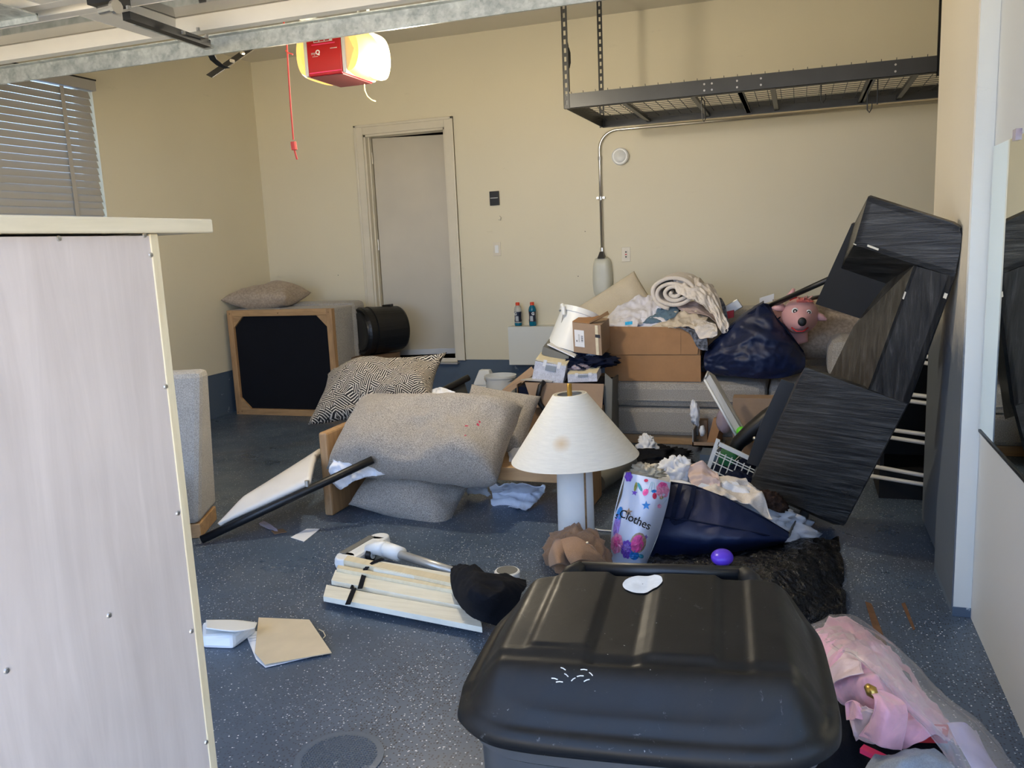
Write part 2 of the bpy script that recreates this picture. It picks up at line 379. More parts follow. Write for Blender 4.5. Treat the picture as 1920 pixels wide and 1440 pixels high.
def pillow(c, ax, ay, az, W_, H_, T, seed=0, pinch=.07, rough=.012, n=44, bend=0, pw=2.6, seam=False):
    """closed pillow; ax, ay in-plane unit axes, az normal"""
    c = Vector(c); ax = Vector(ax).normalized(); az = Vector(az).normalized(); ay = az.cross(ax).normalized(); ax = ay.cross(az).normalized()
    b = B(); sd = Vector((seed*7.3, seed*3.1, seed*1.7))
    for side in (1, -1):
        def fn(u, v):
            U = 2*u-1; V = 2*v-1
            U = math.copysign(1-(1-abs(U))**1.5, U) if False else U
            t = T/2*((1-abs(U)**pw)*(1-abs(V)**pw))**.5
            x = W_/2*U*(1-pinch*(1-V*V)); y = H_/2*V*(1-pinch*(1-U*U))
            p = Vector((x, y, side*t))
            q = p*3.2+sd
            d = noise.noise(q)*rough*2.2+(abs(noise.noise(q*2.3))*-rough)
            edge = min(1, (1-max(abs(U), abs(V)))*6)
            p.z += side*d*edge*1.2
            p.x += noise.noise(q*1.1+Vector((9, 0, 0)))*rough*.8*edge; p.z += bend*(U*U)
            return c+ax*p.x+ay*p.y+az*p.z
        k = len(b.f); b.grid(fn, n, n)
        if side == 1: continue
        b.f[k:] = [f[::-1] for f in b.f[k:]]
    return b
def add_uv(o, ax, ay):
    ax, ay = Vector(ax).normalized(), Vector(ay).normalized(); l = o.data.uv_layers.new(name='UVMap')
    for lp in o.data.loops:
        c = o.data.vertices[lp.vertex_index].co; l.data[lp.index].uv = (c.dot(ax), c.dot(ay))
    return o
def weld(o, d=.0008):
    bm = bmesh.new(); bm.from_mesh(o.data); bmesh.ops.remove_doubles(bm, verts=bm.verts, dist=d)
    bmesh.ops.recalc_face_normals(bm, faces=bm.faces); bm.to_mesh(o.data); bm.free(); return o
def ridged(p, oct=3):
    s = 0; a = 1; t = 0
    for i in range(oct):
        s += (1-abs(noise.noise(p))*2.2)*a; t += a; p = p*2.03+Vector((3.1, 1.7, 5.2)); a *= .5
    return s/t
def blob(c, ax, ay, az, seed=0, amp=.12, freq=2.2, stretch=(1, 1, 1), flat=.35, nu=72, nv=40, pw=1.0):
    """crumpled cloth heap: ax, ay, az are half-extent vectors (az up)"""
    c, ax, ay, az = map(Vector, (c, ax, ay, az)); b = B(); sd = Vector((seed*5.3+.5, seed*2.9, seed*4.1))
    def fn(u, v):
        th = 2*math.pi*u; ph = math.pi*(v-.5)
        p = Vector((math.cos(ph)*math.cos(th), math.cos(ph)*math.sin(th), math.sin(ph)))
        q = Vector((p.x*stretch[0], p.y*stretch[1], p.z*stretch[2]))*freq+sd
        w = Vector((noise.noise(q*.8), noise.noise(q*.8+Vector((7, 7, 7))), 0))*.7
        r = 1+amp*(ridged(q+w)-.5)*2+amp*.8*noise.noise(q*.6+Vector((1, 9, 2)))
        x, y, z = p.x*r, p.y*r, p.z*r
        if z < -flat: z = -flat-(abs(z)-flat)*.12
        return c+ax*x+ay*y+az*(z+flat)
    b.grid(fn, nu, nv, wrapu=True); return b
def drape(pts, nu=40, nv=40, seed=0, amp=.02, freq=6, dirv=(0, 0, 1), fold=None, hem=.0):
    """cloth sheet over a coarse net of control points (rows of equal length), with folds"""
    R_ = len(pts); C_ = len(pts[0]); P = [[Vector(p) for p in row] for row in pts]; dv = Vector(dirv); sd = Vector((seed*3.3, seed, seed*2.2))
    def cr(p0, p1, p2, p3, t): return .5*((2*p1)+(-p0+p2)*t+(2*p0-5*p1+4*p2-p3)*t*t+(-p0+3*p1-3*p2+p3)*t**3)
    def row(r, u):
        x = u*(C_-1); i = min(int(x), C_-2); t = x-i; g = lambda k: P[r][max(0, min(C_-1, k))]
        return cr(g(i-1), g(i), g(i+1), g(i+2), t)
    def fn(u, v):
        y = v*(R_-1); j = min(int(y), R_-2); t = y-j; g = lambda k: row(max(0, min(R_-1, k)), u)
        p = cr(g(j-1), g(j), g(j+1), g(j+2), t)
        q = p*freq+sd
        if fold: q = Vector((q.x*fold[0], q.y*fold[1], q.z*fold[2]))
        w = noise.noise(q*.5)*.8
        return p+dv*(amp*(ridged(q+Vector((w, w, w)))-.5)*2)+dv.orthogonal().normalized()*(hem*noise.noise(q*1.6)*(1 if v > .9 or v < .1 or u > .93 or u < .07 else 0))
    return B().grid(fn, nu, nv)
def cloth(b, name, m, parent=None, solid=.004, **kw):
    return b.obj(name, m, parent, smooth=True, solid=solid, **kw)
def text_b(body, size, o, ax, ay, ext=.0006, shear=0, align='CENTER', bold=0):
    cu = bpy.data.curves.new('t', 'FONT'); cu.body = body; cu.size = size; cu.extrude = ext; cu.shear = shear; cu.align_x = align; cu.align_y = 'CENTER'; cu.offset = bold
    ob = bpy.data.objects.new('t', cu); COL.objects.link(ob); bpy.context.view_layer.update()
    me = bpy.data.meshes.new_from_object(ob.evaluated_get(bpy.context.evaluated_depsgraph_get()))
    ax = Vector(ax).normalized(); ay = Vector(ay).normalized(); az = ax.cross(ay); o = Vector(o)
    b = B().add([o+ax*v.co.x+ay*v.co.y+az*v.co.z for v in me.vertices], [tuple(p.vertices) for p in me.polygons])
    bpy.data.objects.remove(ob); bpy.data.meshes.remove(me); return b
V = Vector
# ================================================================== THE SHELL
YB = 6.96; XL = -4.87; ZC = 3.18; ZS = .385; XR = .60; YF = .25
struct(B().box(XL-.2, 2.6, YF-.2, YB+.2, -.12, 0).obj('floor', 'floor'))
tag(B().box(-14, 14, -16, YF-.2, -.14, -.02).obj('driveway', 'drive'), 'plain concrete driveway outside the garage opening', 'driveway', kind='structure')
struct(B().box(XL-.2, 2.6, YF, YB+.2, ZC, ZC+.12).obj('ceiling', 'ceil'))
# back wall with door opening
dl = A(681, 253, YB); dr_ = A(833.6, 239, YB); DXL, DXR = dl.x, dr_.x; DZT = (dl.z+dr_.z)/2; DZB = .40
b = B()
b.box(XL-.2, DXL, YB, YB+.14, ZS, ZC); b.box(DXR, 2.6, YB, YB+.14, ZS, ZC); b.box(DXL, DXR, YB, YB+.14, DZT, ZC); b.box(DXL, DXR, YB, YB+.14, ZS-.02, DZB-.0)
struct(b.obj('wall_back', 'wall'))
struct(B().box(XL, 2.6, YB+.012, YB+.15, 0, ZS).obj('baseboard_back', 'stem'))
struct(B().box(XL-.15, XL-.012, YF, YB+.15, 0, ZS).obj('baseboard_left', 'stem'))
# left wall with window hole
w1 = XX(170, 152, XL); w2 = XX(202, 413, XL); WY1 = (w1.y+w2.y)/2; WZT = w1.z; WZB = .95; WY0 = WY1-1.55
b = B(); b.box(XL-.15, XL, WY1, YB+.15, ZS, ZC); b.box(XL-.15, XL, YF, WY0, ZS, ZC); b.box(XL-.15, XL, WY0, WY1, WZT, ZC); b.box(XL-.15, XL, WY0, WY1, ZS, WZB)
struct(b.obj('wall_left', 'wall'))
win = B(); fx = XL-.13
for (y0, y1, z0, z1) in ((WY0, WY1, WZT-.05, WZT), (WY0, WY1, WZB, WZB+.05), (WY0, WY0+.05, WZB, WZT), (WY1-.05, WY1, WZB, WZT), ((WY0+WY1)/2-.02, (WY0+WY1)/2+.02, WZB, WZT)):
    win.box(fx, fx+.05, y0, y1, z0, z1)
window = struct(win.obj('window_1', 'trim'))
B().box(fx+.02, fx+.026, WY0+.05, WY1-.05, WZB+.05, WZT-.05).obj('pane', mat('window pane', (.9, .95, .9, 1), .05, var=0, trans=1), window)
# right side: near wall, pier, back return
PY0 = 3.19; PX0 = A(1787, 1143, PY0).x
struct(B().box(XR, XR+.16, YF, PY0+.02, 0, ZC).obj('wall_right', 'nearwall'))
b = B(); b.box(PX0, XR+.3, PY0, PY0+.42, .03, ZC)
struct(b.obj('wall_pier', 'lightpaint'))
struct(B().box(PX0-.005, PX0, PY0+.004, PY0+.42, .03, ZC).obj('wall_pier_side', 'pierside'))
struct(B().box(XR-.03, XR+.3, PY0+.42, 4.24, .02, ZC).obj('wall_pier_return', 'pierside'))
struct(B().box(2.45, 2.6, 4.24, YB+.15, 0, ZC).obj('wall_right_alcove', 'wall'))
struct(B().box(XR+.3, 2.6, 4.1, 4.24, 0, ZC).obj('wall_front_alcove', 'wall'))
struct(B().box(PX0-.003, XR+.02, PY0-.004, PY0+.43, 0, .035).obj('baseboard_right', 'stem'))
for k, (x0, x1) in enumerate(((XL-.2, XL+.6), (XR, 2.6))):  # left jamb is unseen, widened to hold daylight off the left wall
    struct(B().box(x0, x1, YF-.14, YF, 0, ZC).obj('wall_front_jamb', 'wall'))
struct(B().box(XL-.2, 2.6, YF-.14, YF, 2.46, ZC+.12).obj('wall_front_header', 'wall'))
# house volume above and behind, so the sky only comes in through the opening and the window
# door
door = struct(B().box(DXL, DXR, YB-.002, YB+.14, DZB-.035, DZB).obj('door_1', 'trim'))
cas = B()
CW = .085
def casing(b, x0, x1, z0, z1): b.box(x0, x1, YB-.018, YB, z0, z1)
casing(cas, DXL-CW, DXL, ZS-.005, DZT+CW); casing(cas, DXR, DXR+CW, ZS-.005, DZT+CW); casing(cas, DXL, DXR, DZT, DZT+CW)
cas.box(DXL-CW, DXL-CW+.022, YB-.026, YB, ZS-.005, DZT+CW); cas.box(DXR+CW-.022, DXR+CW, YB-.026, YB, ZS-.005, DZT+CW); cas.box(DXL-CW, DXR+CW, YB-.026, YB, DZT+CW-.022, DZT+CW)
cas.obj('door_casing', 'trim', door, bevel=.003)
jb = B(); jb.box(DXL, DXL+.018, YB, YB+.14, DZB, DZT); jb.box(DXR-.018, DXR, YB, YB+.14, DZB, DZT); jb.box(DXL, DXR, YB, YB+.14, DZT-.018, DZT)
jb.box(DXL+.018, DXL+.03, YB+.05, YB+.09, DZB, DZT-.018); jb.box(DXR-.03, DXR-.018, YB+.05, YB+.09, DZB, DZT-.018)
jb.obj('door_jamb', 'trim', door)
hx, hy = DXL+.034, YB+.10; ztl = DZT-.022
far = F(834, 252, ztl); ang = math.atan2(far.y-hy, far.x-hx); ang = max(.1, min(.6, ang)); LW = DXR-DXL-.03
e = V((math.cos(ang), math.sin(ang), 0)); nrm = V((-e.y, e.x, 0))
B().para(V((hx, hy, DZB+.015)), e*LW, nrm*.04, V((0, 0, ztl-DZB-.015))).obj('door_leaf', 'leaf', door, bevel=.002)
B().para(V((hx, hy, DZB+.006))-nrm*.006, e*LW, nrm*.006, V((0, 0, .05))).obj('door_sweep', 'silver', door)
for zz in (DZT-.25, DZB+1.0, DZB+.25): B().lathe([(.009, 0), (.009, .10)], (hx-.006, hy-.012, zz), n=10).obj('hinge', 'steel', door)
B().box(DXL-.02, DXR+.02, YB-.05, YB+.13, DZB-.05, DZB-.037).obj('threshold', 'silver', door)
B().box(DXL-.3, DXR+.6, YB+.15, YB+1.5, ZS-.05, ZS-.01).obj('inner_floor', 'darkoak', door)
struct(B().box(DXL-.5, DXR+.8, YB+1.5, YB+1.6, 0, ZC).obj('wall_inner', 'darkvoid'))  # near-black colour stands in for the darkness of the unlit room beyond
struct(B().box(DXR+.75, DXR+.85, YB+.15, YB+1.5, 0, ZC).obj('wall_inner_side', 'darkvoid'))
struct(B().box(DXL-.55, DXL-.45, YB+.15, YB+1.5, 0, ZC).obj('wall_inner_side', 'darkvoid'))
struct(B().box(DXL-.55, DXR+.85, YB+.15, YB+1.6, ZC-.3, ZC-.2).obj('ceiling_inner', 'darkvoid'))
# boxed-out ledge on the back wall
L0 = A(952, 613, YB-.16); LB = A(958, 684, YB-.16)
struct(B().box(L0.x, -.95, YB-.16, YB, LB.z, L0.z).obj('trim_ledge', 'lightpaint'))
# ---------------------------------------------------------------- blinds
bl = thing('window_blind', 'closed white horizontal slat blind over the left wall window', 'blind', (XL+.02, WY1, WZB))
B().box(XL-.01, XL+.045, WY0, WY1-.005, WZT-.075, WZT-.005).obj('head_rail', 'blind', bl, label='dusty white head rail')
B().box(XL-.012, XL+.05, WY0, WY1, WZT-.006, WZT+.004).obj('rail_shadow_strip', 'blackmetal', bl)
ns = 34; pitch = (WZT-.10-WZB)/ns; sm = None
for i in range(ns):
    z = WZT-.085-i*pitch; j = random.uniform(-.004, .004)
    if i == 0:
        bb = B(); c = [(0, 0), (.010, -.018), (.012, -.030), (.008, -.050)]
        bb.ext([V((XL+.002, WY0+.01, z)), V((XL+.020, WY0+.01, z-.049)), V((XL+.023, WY0+.01, z-.049)), V((XL+.005, WY0+.01, z+.001))], (0, WY1-WY0-.055, 0))
        o0 = bb.obj('slat', 'blind', bl)
    else:
        o = o0.copy(); COL.objects.link(o); o.parent = bl; o.location = (0, j, -i*pitch); o.rotation_euler = (0, 0, random.uniform(-.002, .002))
for yy in (WY1-.30, WY1-.95): B().box(XL+.031, XL+.033, yy-.017, yy+.017, WZB, WZT-.08).obj('ladder_tape', 'blind', bl)
B().tube([(XL+.06, WY1-1.08, WZT-.12), (XL+.06, WY1-1.06, WZB+.3)], .004, 6).obj('tilt_wand', 'ivory', bl)
# ---------------------------------------------------------------- garage door (raised, over the camera)
ZD = 2.335
SB = F(469, 89, 2.27); SY = SB.y
gd = thing('garage_door', 'raised cream sectional garage door overhead with galvanised struts', 'garage door', (-2, SY-1.2, ZD))
GX0, GX1 = XL+.25, .45
B().box(GX0, GX1, SY-2.75, SY+.01, ZD+.06, ZD+.075).obj('door_skin', 'doorwhite', gd)
rail = B(); sw = .075
T = SY-.05
def recessed(b, x0, x1, y0, y1):
    # sloping inner edges round one window
    k = .035; z0, z1 = ZD, ZD+.05
    o = [V((x0, y0, z0)), V((x1, y0, z0)), V((x1, y1, z0)), V((x0, y1, z0))]; i_ = [V((x0+k, y0+k, z1)), V((x1-k, y0+k, z1)), V((x1-k, y1-k, z1)), V((x0+k, y1-k, z1))]
    b.add(o+i_, [(0, 1, 5, 4), (1, 2, 6, 5), (2, 3, 7, 6), (3, 0, 4, 7)])
xs = [GX0]; cw = (GX1-GX0)/5
winx = []
cxm = F(300, 60, ZD).x-.03
edges = [cxm-1.28*2, cxm-1.28, cxm, cxm+1.28, cxm+1.28*2]
for sct, (y0, y1) in enumerate(((T-.50, T), (T-1.05, T-.56), (T-1.6, T-1.11))):
    fr = B(); fr.box(GX0, GX1, y1-.055, y1, ZD-.0, ZD+.06); fr.box(GX0, GX1, y0, y0+.055, ZD, ZD+.06)
    for k, x in enumerate(edges):
        if GX0 < x-.06 and x+.06 < GX1: fr.box(x-.06, x+.06, y0+.055, y1-.055, ZD, ZD+.06)
    fr.obj('door_section', 'doorwhite', gd, bevel=.002)
    for a, c in zip([GX0-.0]+edges, edges+[GX1]):
        x0, x1 = max(a+.06, GX0), min(c-.06, GX1)
        if x1-x0 < .2: continue
        rb = B(); recessed(rb, x0, x1, y0+.055, y1-.055); rb.obj('window_surround', 'doorwhite', gd, solid=.004)
        B().box(x0+.03, x1-.03, y0+.085, y1-.085, ZD+.052, ZD+.056).obj('window_glass', 'glassdark', gd)
st = B(); st.box(GX0, GX1, SY-.003, SY+.001, 2.262, ZD-.002); st.box(GX0, GX1, SY-.035, SY, ZD-.006, ZD-.001); st.box(GX0, GX1, SY-.012, SY, 2.26, 2.264)
st.obj('top_strut', 'galv', gd)
st = B(); st.box(GX0, cxm-.10, T-.80, T-.60, ZD-.03, ZD-.024); st.box(GX0, cxm-.10, T-.605, T-.598, ZD-.05, ZD-.024)
st.obj('wide_strut', 'galv', gd)
# hinge and operator bracket on the centre stile
P1 = F(236, 22, ZD-.035); P2 = F(388, 76, ZD-.05)
dv = (P2-P1).normalized(); sd = V((-dv.y, dv.x, 0)).normalized()
B().para(P1-sd*.018, (P2-P1), sd*.036, (0, 0, -.028)).obj('operator_bracket', 'blackmetal', gd)
B().para(P1+dv*.10+sd*.02, (P2-P1)*.92, sd*.045, (0, 0, -.014)).obj('stile_plate', 'galv', gd)
Hh = F(205, 12, ZD-.04); B().para(Hh-V((.05, .05, 0)), (.10, 0, 0), (0, .10, 0), (0, 0, .04)).obj('hinge_plate', 'blackmetal', gd)
B().tube([F(188, 20, ZD-.06), F(218, 13, ZD-.06)], .015, 12).obj('roller', 'steel', gd)
B().tube([F(214, 14, ZD-.06), F(220, 12.5, ZD-.06)], .024, 12).obj('roller_wheel', 'steel', gd)
for p in ((241, 18), (344, 64), (388, 71), (372, 58)): B().lathe([(.008, 0), (.008, .012)], F(*p, ZD-.075), n=6).obj('bolt', 'steel', gd)
# arm from the bracket
PA = [F(382, 72, ZD-.07), A(390, 92, SY+.10), A(400, 112, SY+.14), A(412, 122, SY+.18), A(425, 128, SY+.2)]
arm = B(); 
for a_, b_ in zip(PA[:-1], PA[1:]):
    arm.para(a_-V((.017, 0, 0)), (.034, 0, 0), b_-a_, (0, .006, 0))
arm.obj('curved_arm', 'blackmetal', gd)
a_, b_ = A(391, 143, SY+.2), A(478, 84, SY+.45); dv = (b_-a_).normalized(); nn = dv.cross(V((0, 1, 0))).normalized()
B().para(a_-nn*.018, b_-a_, nn*.036, (0, .008, 0)).obj('straight_arm', 'blackmetal', gd, bevel=.003)
for p in ((438, 115), (457, 100)): q = A(*p, SY+.33 if p[0] > 440 else SY+.27); B().lathe([(.008, 0), (.008, .02)], q-V((0, .02, 0)), (0, 1, 0), n=6).obj('bolt', 'steel', gd)
# ---------------------------------------------------------------- opener
OY = 3.62
tl, tr, blp, brp = A(573, 66, OY), A(637, 60, OY), A(578, 144, OY), A(642, 137, OY)
ox0, ox1 = (tl.x+blp.x)/2, (tr.x+brp.x)/2; oz0 = (blp.z+brp.z)/2; oz1 = oz0+.21; OD = .30
op = thing('door_opener', 'red and grey ceiling garage door opener with glowing lamp lenses', 'opener', ((ox0+ox1)/2, OY+OD/2, oz0))
bd = B().box(ox0, ox1, OY, OY+OD, oz0, oz1); bd.obj('red_housing', 'redplastic', op, bevel=.006)
B().box(ox0+.004, ox1-.004, OY+.012, OY+OD-.01, oz0-.003, oz0+.002).obj('under_panel', 'redunder', op)
def lensb(x_in, w, sgn, y0, y1):
    def fn(u, v):
        a = math.pi*(u-.5); cx = abs(math.cos(a))**.75; t = 2*v-1; py = abs(t)**3
        x = x_in+sgn*w*cx*(1-.35*py); z = (oz0+oz1)/2+(oz1-oz0)/2*math.sin(a)*(1-.10*py)
        return V((x, (y0+y1)/2+(y1-y0)/2*t, z))
    b = B().grid(fn, 18, 14)
    for v in (0, 1):
        pts = [fn(i/17, v) for i in range(18)]; c = sum(pts, V())/18
        b.add(pts+[c], [(i, i+1, 18) if v else (i+1, i, 18) for i in range(17)])
    return b
lensb(ox1+.018, .10, 1, OY+.015, OY+OD).obj('right_lens', 'lens', op, smooth=True, label='glowing amber right lens')
lensb(ox0-.018, .075, -1, OY+.015, OY+OD).obj('left_lens', 'lens', op, smooth=True, label='glowing yellow left lens')
hot = lensb(ox1+.06, .062, 1, OY+OD*.45, OY+OD+.004); hot.obj('bulb_glow', 'lenshot', op, smooth=True, label='bright white lamp behind the right lens')
for x0, x1 in ((ox0-.020, ox0+.001), (ox1-.001, ox1+.020)): B().box(x0, x1, OY+.004, OY+OD-.004, oz0+.002, oz1-.002).obj('grey_shoulder', 'greyplastic', op, bevel=.006)
fz = oz1-.035
B().box(ox0+.042, ox1-.042, OY-.002, OY, oz1-.062, oz1-.036).obj('icon_label', 'greyplastic', op)
for k in range(3): B().box(ox0+.046+k*.029, ox0+.068+k*.029, OY-.003, OY-.002, oz1-.059, oz1-.050).obj('icon_mark', 'redplastic', op)
B().box(ox0+.03, ox1-.03, OY-.003, OY, oz1-.073, oz1-.069).obj('trim_line', 'hotpink', op)
B().box(ox0+.008, ox1-.004, OY-.003, OY, oz0+.012, oz0+.016).obj('trim_line', 'hotpink', op)
text_b('my', .020, (ox0+.036, OY-.001, oz1-.108), (1, 0, 0), (0, 0, 1)).obj('lettering', 'greyplastic', op)
text_b('Q', .028, (ox0+.060, OY-.001, oz1-.106), (1, 0, 0), (0, 0, 1), bold=.001).obj('lettering', 'white', op)
B().box(ox0+.03, ox0+.06, OY-.002, OY, oz1-.124, oz1-.122).obj('fine_line', 'greyplastic', op)
B().box(ox1-.055, ox1-.02, OY-.002, OY, oz1-.096, oz1-.093).obj('fine_line', 'greyplastic', op)
for k in range(2):
    q = V((ox1+.03+.028*k, OY+.06+k*.05, oz0+.016)); B().para(q, (.012, .05, -.001), (.004, -.002, .008), (0, 0, -.006)).obj('vent_slot', 'black', op)
for k in (0, 1): B().para((ox1-.01+k*.05, OY+.2, oz1), (.003, 0, 0), (0, .03, 0), (.0, 0, ZC-oz1)).obj('hanger_strap', 'galv', op)
rb = B(); rb.box((ox0+ox1)/2-.015, (ox0+ox1)/2+.015, YF+.05, OY+.05, oz1-.0, oz1+.03); rb.obj('rail', 'galv', op)
for nm, p, e_, c_, r_ in (('opener_lamp', (ox1+.27, OY+.16, oz0-.03), 44, (1, .88, .68), .07), ('opener_lamp', (ox0-.22, OY+.16, oz0+.0), 5, (1, .82, .55), .07)):
    ld = bpy.data.lights.new(nm, 'POINT'); ld.energy = e_; ld.color = c_; ld.shadow_soft_size = r_
    lo = bpy.data.objects.new(nm, ld); COL.objects.link(lo); lo.location = p
# red release cord
q = [V(((ox0+ox1)/2, 3.3, oz1)), A(538, 84, 3.3), A(541, 140, 3.3), A(545, 200, 3.3), A(550, 262, 3.3)]
rc = thing('release_cord', 'thin red emergency release cord hanging left of the opener', 'cord', q[-1])
B().tube(q, .0035, 6).obj('cord', 'redcord', rc)
B().tube([A(550, 266, 3.3), A(552, 281, 3.3)], .013, 8).obj('pull_handle', 'redcord', rc)
B().tube([A(552, 281, 3.3), A(557, 299, 3.3)], .004, 6).obj('cord_tail', 'redcord', rc)
B().tube([A(536, 95, 3.3), A(540, 99, 3.29), A(549, 102, 3.28)], .0035, 6).obj('knot', 'redcord', rc)
wv = B().tube([A(683, 158, 3.8), A(684, 170, 3.8), A(689, 181, 3.8), A(697, 188, 3.8), A(704, 190, 3.8)], .003, 6).obj('antenna_wire', 'yellowwire', smooth=True)
tag(wv, 'short yellow antenna wire dangling below the opener', 'wire')
# ---------------------------------------------------------------- overhead rack
RZ = 2.20
RFL = F(1060, 204, RZ); RBL = F(1131, 240, RZ); RFR = F(1776, 140, RZ)
ry0 = (RFL.y+RFR.y)/2; ry0 = RFL.y; ry1 = min(RBL.y, YB-.06); rx0 = RFL.x; rx0b = RBL.x; rx1 = A(1775, 150, ry0).x
for hx_, hy_, hl in ((634, 516, 'tiny dark nail hole left of the door casing'), (1097, 434, 'tiny dark nail hole left of the conduit'), (1084, 518, 'tiny dark nail hole left of the wall charger')):
    q = A(hx_, hy_, YB); tag(B().lathe([(.004, 0), (.003, .002)], q, (0, -1, 0), 8).obj('nail_hole', 'ink'), hl, 'nail hole', 'nail holes in the back wall')
rk = thing('ceiling_rack', 'dark grey steel overhead storage rack with wire mesh deck', 'rack', ((rx0+rx1)/2, (ry0+ry1)/2, RZ))
H_ = .085; x1b = A(1775, 190, ry1).x+.1
fl = B().para((rx0, ry0, RZ), (rx1+.06-rx0, 0, 0), (0, .003, 0), (0, 0, H_)); fl.box(rx0, rx1+.06, ry0, ry0+.03, RZ, RZ+.003); fl.obj('front_beam', 'rackmetal', rk)
fl = B().box(rx0b, x1b, ry1-.003, ry1, RZ, RZ+H_); fl.box(rx0b, x1b, ry1-.03, ry1, RZ, RZ+.003); fl.obj('back_beam', 'rackmetal', rk)
B().para((rx0, ry0, RZ), (rx0b-rx0, ry1-ry0, 0), (.004, 0, 0), (0, 0, H_)).obj('end_beam', 'rackmetal', rk)
def post(x, y, z0, name='hanging_post'):
    b = B(); w = .036
    # angle upright with keyhole slots: real openings between bars
    z = z0
    while z < ZC-.001:
        z2 = min(z+.05, ZC)
        b.box(x-w/2, x-w/2+.011, y, y+.004, z, z2); b.box(x+w/2-.011, x+w/2, y, y+.004, z, z2)
        b.box(x-w/2+.011, x+w/2-.011, y, y+.004, z, z+.022); z = z2
    b.box(x-w/2, x-w/2+.003, y, y+.03, z0, ZC); b.obj(name, 'blackmetal', rk)
post(rx0+.01, ry0-.004, RZ); post(rx0b+.0, ry1-.035, RZ); post(rx1-.03, ry0-.004, RZ-.02); post(A(1772, 160, ry1).x-.0, ry1-.035, RZ-.02)
B().box(rx0-.05, rx0+.06, ry0-.01, ry0+.03, ZC-.004, ZC).obj('ceiling_plate', 'blackmetal', rk)
zt = RZ+H_+.004
dk = B(); 
for k in range(int((ry1-ry0)/.075)+1):
    y = ry0+.02+k*.075; xx = rx0+(rx0b-rx0)*(y-ry0)/(ry1-ry0); dk.tube([(xx, y, zt-.045), (x1b, y, zt-.045)], .0022, 4)
n_ = int((x1b-rx0)/.075)
for k in range(n_):
    x = rx0+.04+k*.075; y_0 = ry0+.004; 
    dk.tube([(x, ry0-.004, zt+.006), (x, ry0+.03, zt-.04), (x, ry1-.02, zt-.04)], .0022, 4)
dk.obj('wire_deck', 'rackmetal', rk, kind='stuff')
for x in (rx0+.34, rx0+.75, rx0+1.02, (rx0+rx1)/2-.02, (rx0+rx1)/2+.16, rx0+1.72, rx0+1.95, rx1-.35): B().box(x-.014, x+.014, ry0+.01, ry1-.01, RZ+.012, RZ+.032).obj('cross_bar', 'rackmetal', rk)
for x in ((rx0+rx1)/2-.17, (rx0+rx1)/2-.03, (rx0+rx1)/2+.10, rx0+.85*0+.83, rx1-.25):
    for dz in (.025, .06): B().lathe([(.006, 0), (.006, .005)], (x, ry0-.005, RZ+dz), (0, 1, 0), n=6).obj('bolt', 'steel', rk)
hk = thing('rack_hook', 'black wire hook hanging from the left part of the rack', 'hook', A(1318, 228, ry0+.2))
B().tube([A(1316, 178, ry0+.2), A(1315, 190, ry0+.2), A(1317, 222, ry0+.2), A(1320, 228, ry0+.2), A(1323, 222, ry0+.2), A(1321, 190, ry0+.2), A(1316, 184, ry0+.2)], .0035, 6).obj('wire', 'blackmetal', hk)
for (lb, x, y, xo) in (('black wire hook hanging near the middle of the rack', 1541, 152, 4), ('black wire hook looped at the right part of the rack', 1628, 170, 3)):
    h2 = thing('rack_hook', lb, 'hook', A(x, y+42, ry0+.2), 'hooks under the ceiling rack')
    B().tube([A(x-1, y, ry0+.2), A(x-2, y+36, ry0+.2), A(x+2, y+41, ry0+.2), A(x+6, y+34, ry0+.2), A(x+7, y+24, ry0+.2)], .0035, 6).obj('wire', 'blackmetal', h2)
h2 = thing('rack_hook', 'straight black hook at the right end of the rack', 'hook', A(1646, 195, ry0+.25), 'hooks under the ceiling rack')
B().tube([A(1646, 148, ry0+.25), A(1645, 196, ry0+.25)], .0035, 6).obj('wire', 'blackmetal', h2)
hk['group'] = 'hooks under the ceiling rack'
tb = thing('turnbuckle', 'black turnbuckle cable hanging beside the left rack post', 'cable', A(1067, 120, ry0+.05))
B().tube([A(1061, 66, ry0), A(1065, 85, ry0+.04), A(1068, 172, ry0+.08)], .003, 6).obj('cable', 'blackmetal', tb)
B().lathe([(.004, 0), (.012, .03), (.012, .09), (.004, .12)], A(1067, 128, ry0+.06), n=8).obj('barrel', 'blackmetal', tb)
# ---------------------------------------------------------------- conduit, wall devices
cy = YB-.022
path = [A(1128, 462, cy), A(1124.5, 300, cy)]
p0 = A(1124, 280, cy); p1 = A(1158, 243, cy)
px, pz, qx, qz = p0.x, p0.z, p1.x, p1.z
path = [V((px, cy, A(1127, 466, cy).z)), V((px, cy, pz))]
for k in range(1, 9):
    a = math.pi/2*k/8; path.append(V((px+(qx-px)*(1-math.cos(a)), cy, pz+(qz-pz)*math.sin(a))))
path.append(V((A(1775, 188, cy).x+.15, cy, qz)))
cn = thing('wall_conduit', 'steel electrical conduit bent along the back wall under the rack', 'conduit', (px, cy, path[0].z))
B().tube(path, .0125, 12).obj('pipe', 'steel', cn, smooth=True)
for y in (297, 372, 468): z = A(1125, y, cy).z; B().lathe([(.017, 0), (.017, .03)], (px, cy, z-.015), n=12).obj('coupling', 'steel', cn)
B().box(px-.035, px+.035, cy-.006, YB, A(1125, 371, cy).z-.008, A(1125, 371, cy).z+.008).obj('strap', 'steel', cn)
z = A(1127, 474, cy).z
ch = thing('wall_charger', 'rounded grey white wall charger unit below the conduit', 'charger', (px, YB, A(1128, 560, cy).z))
ct, cb = A(1128, 482, YB-.05), A(1128, 560, YB-.05)
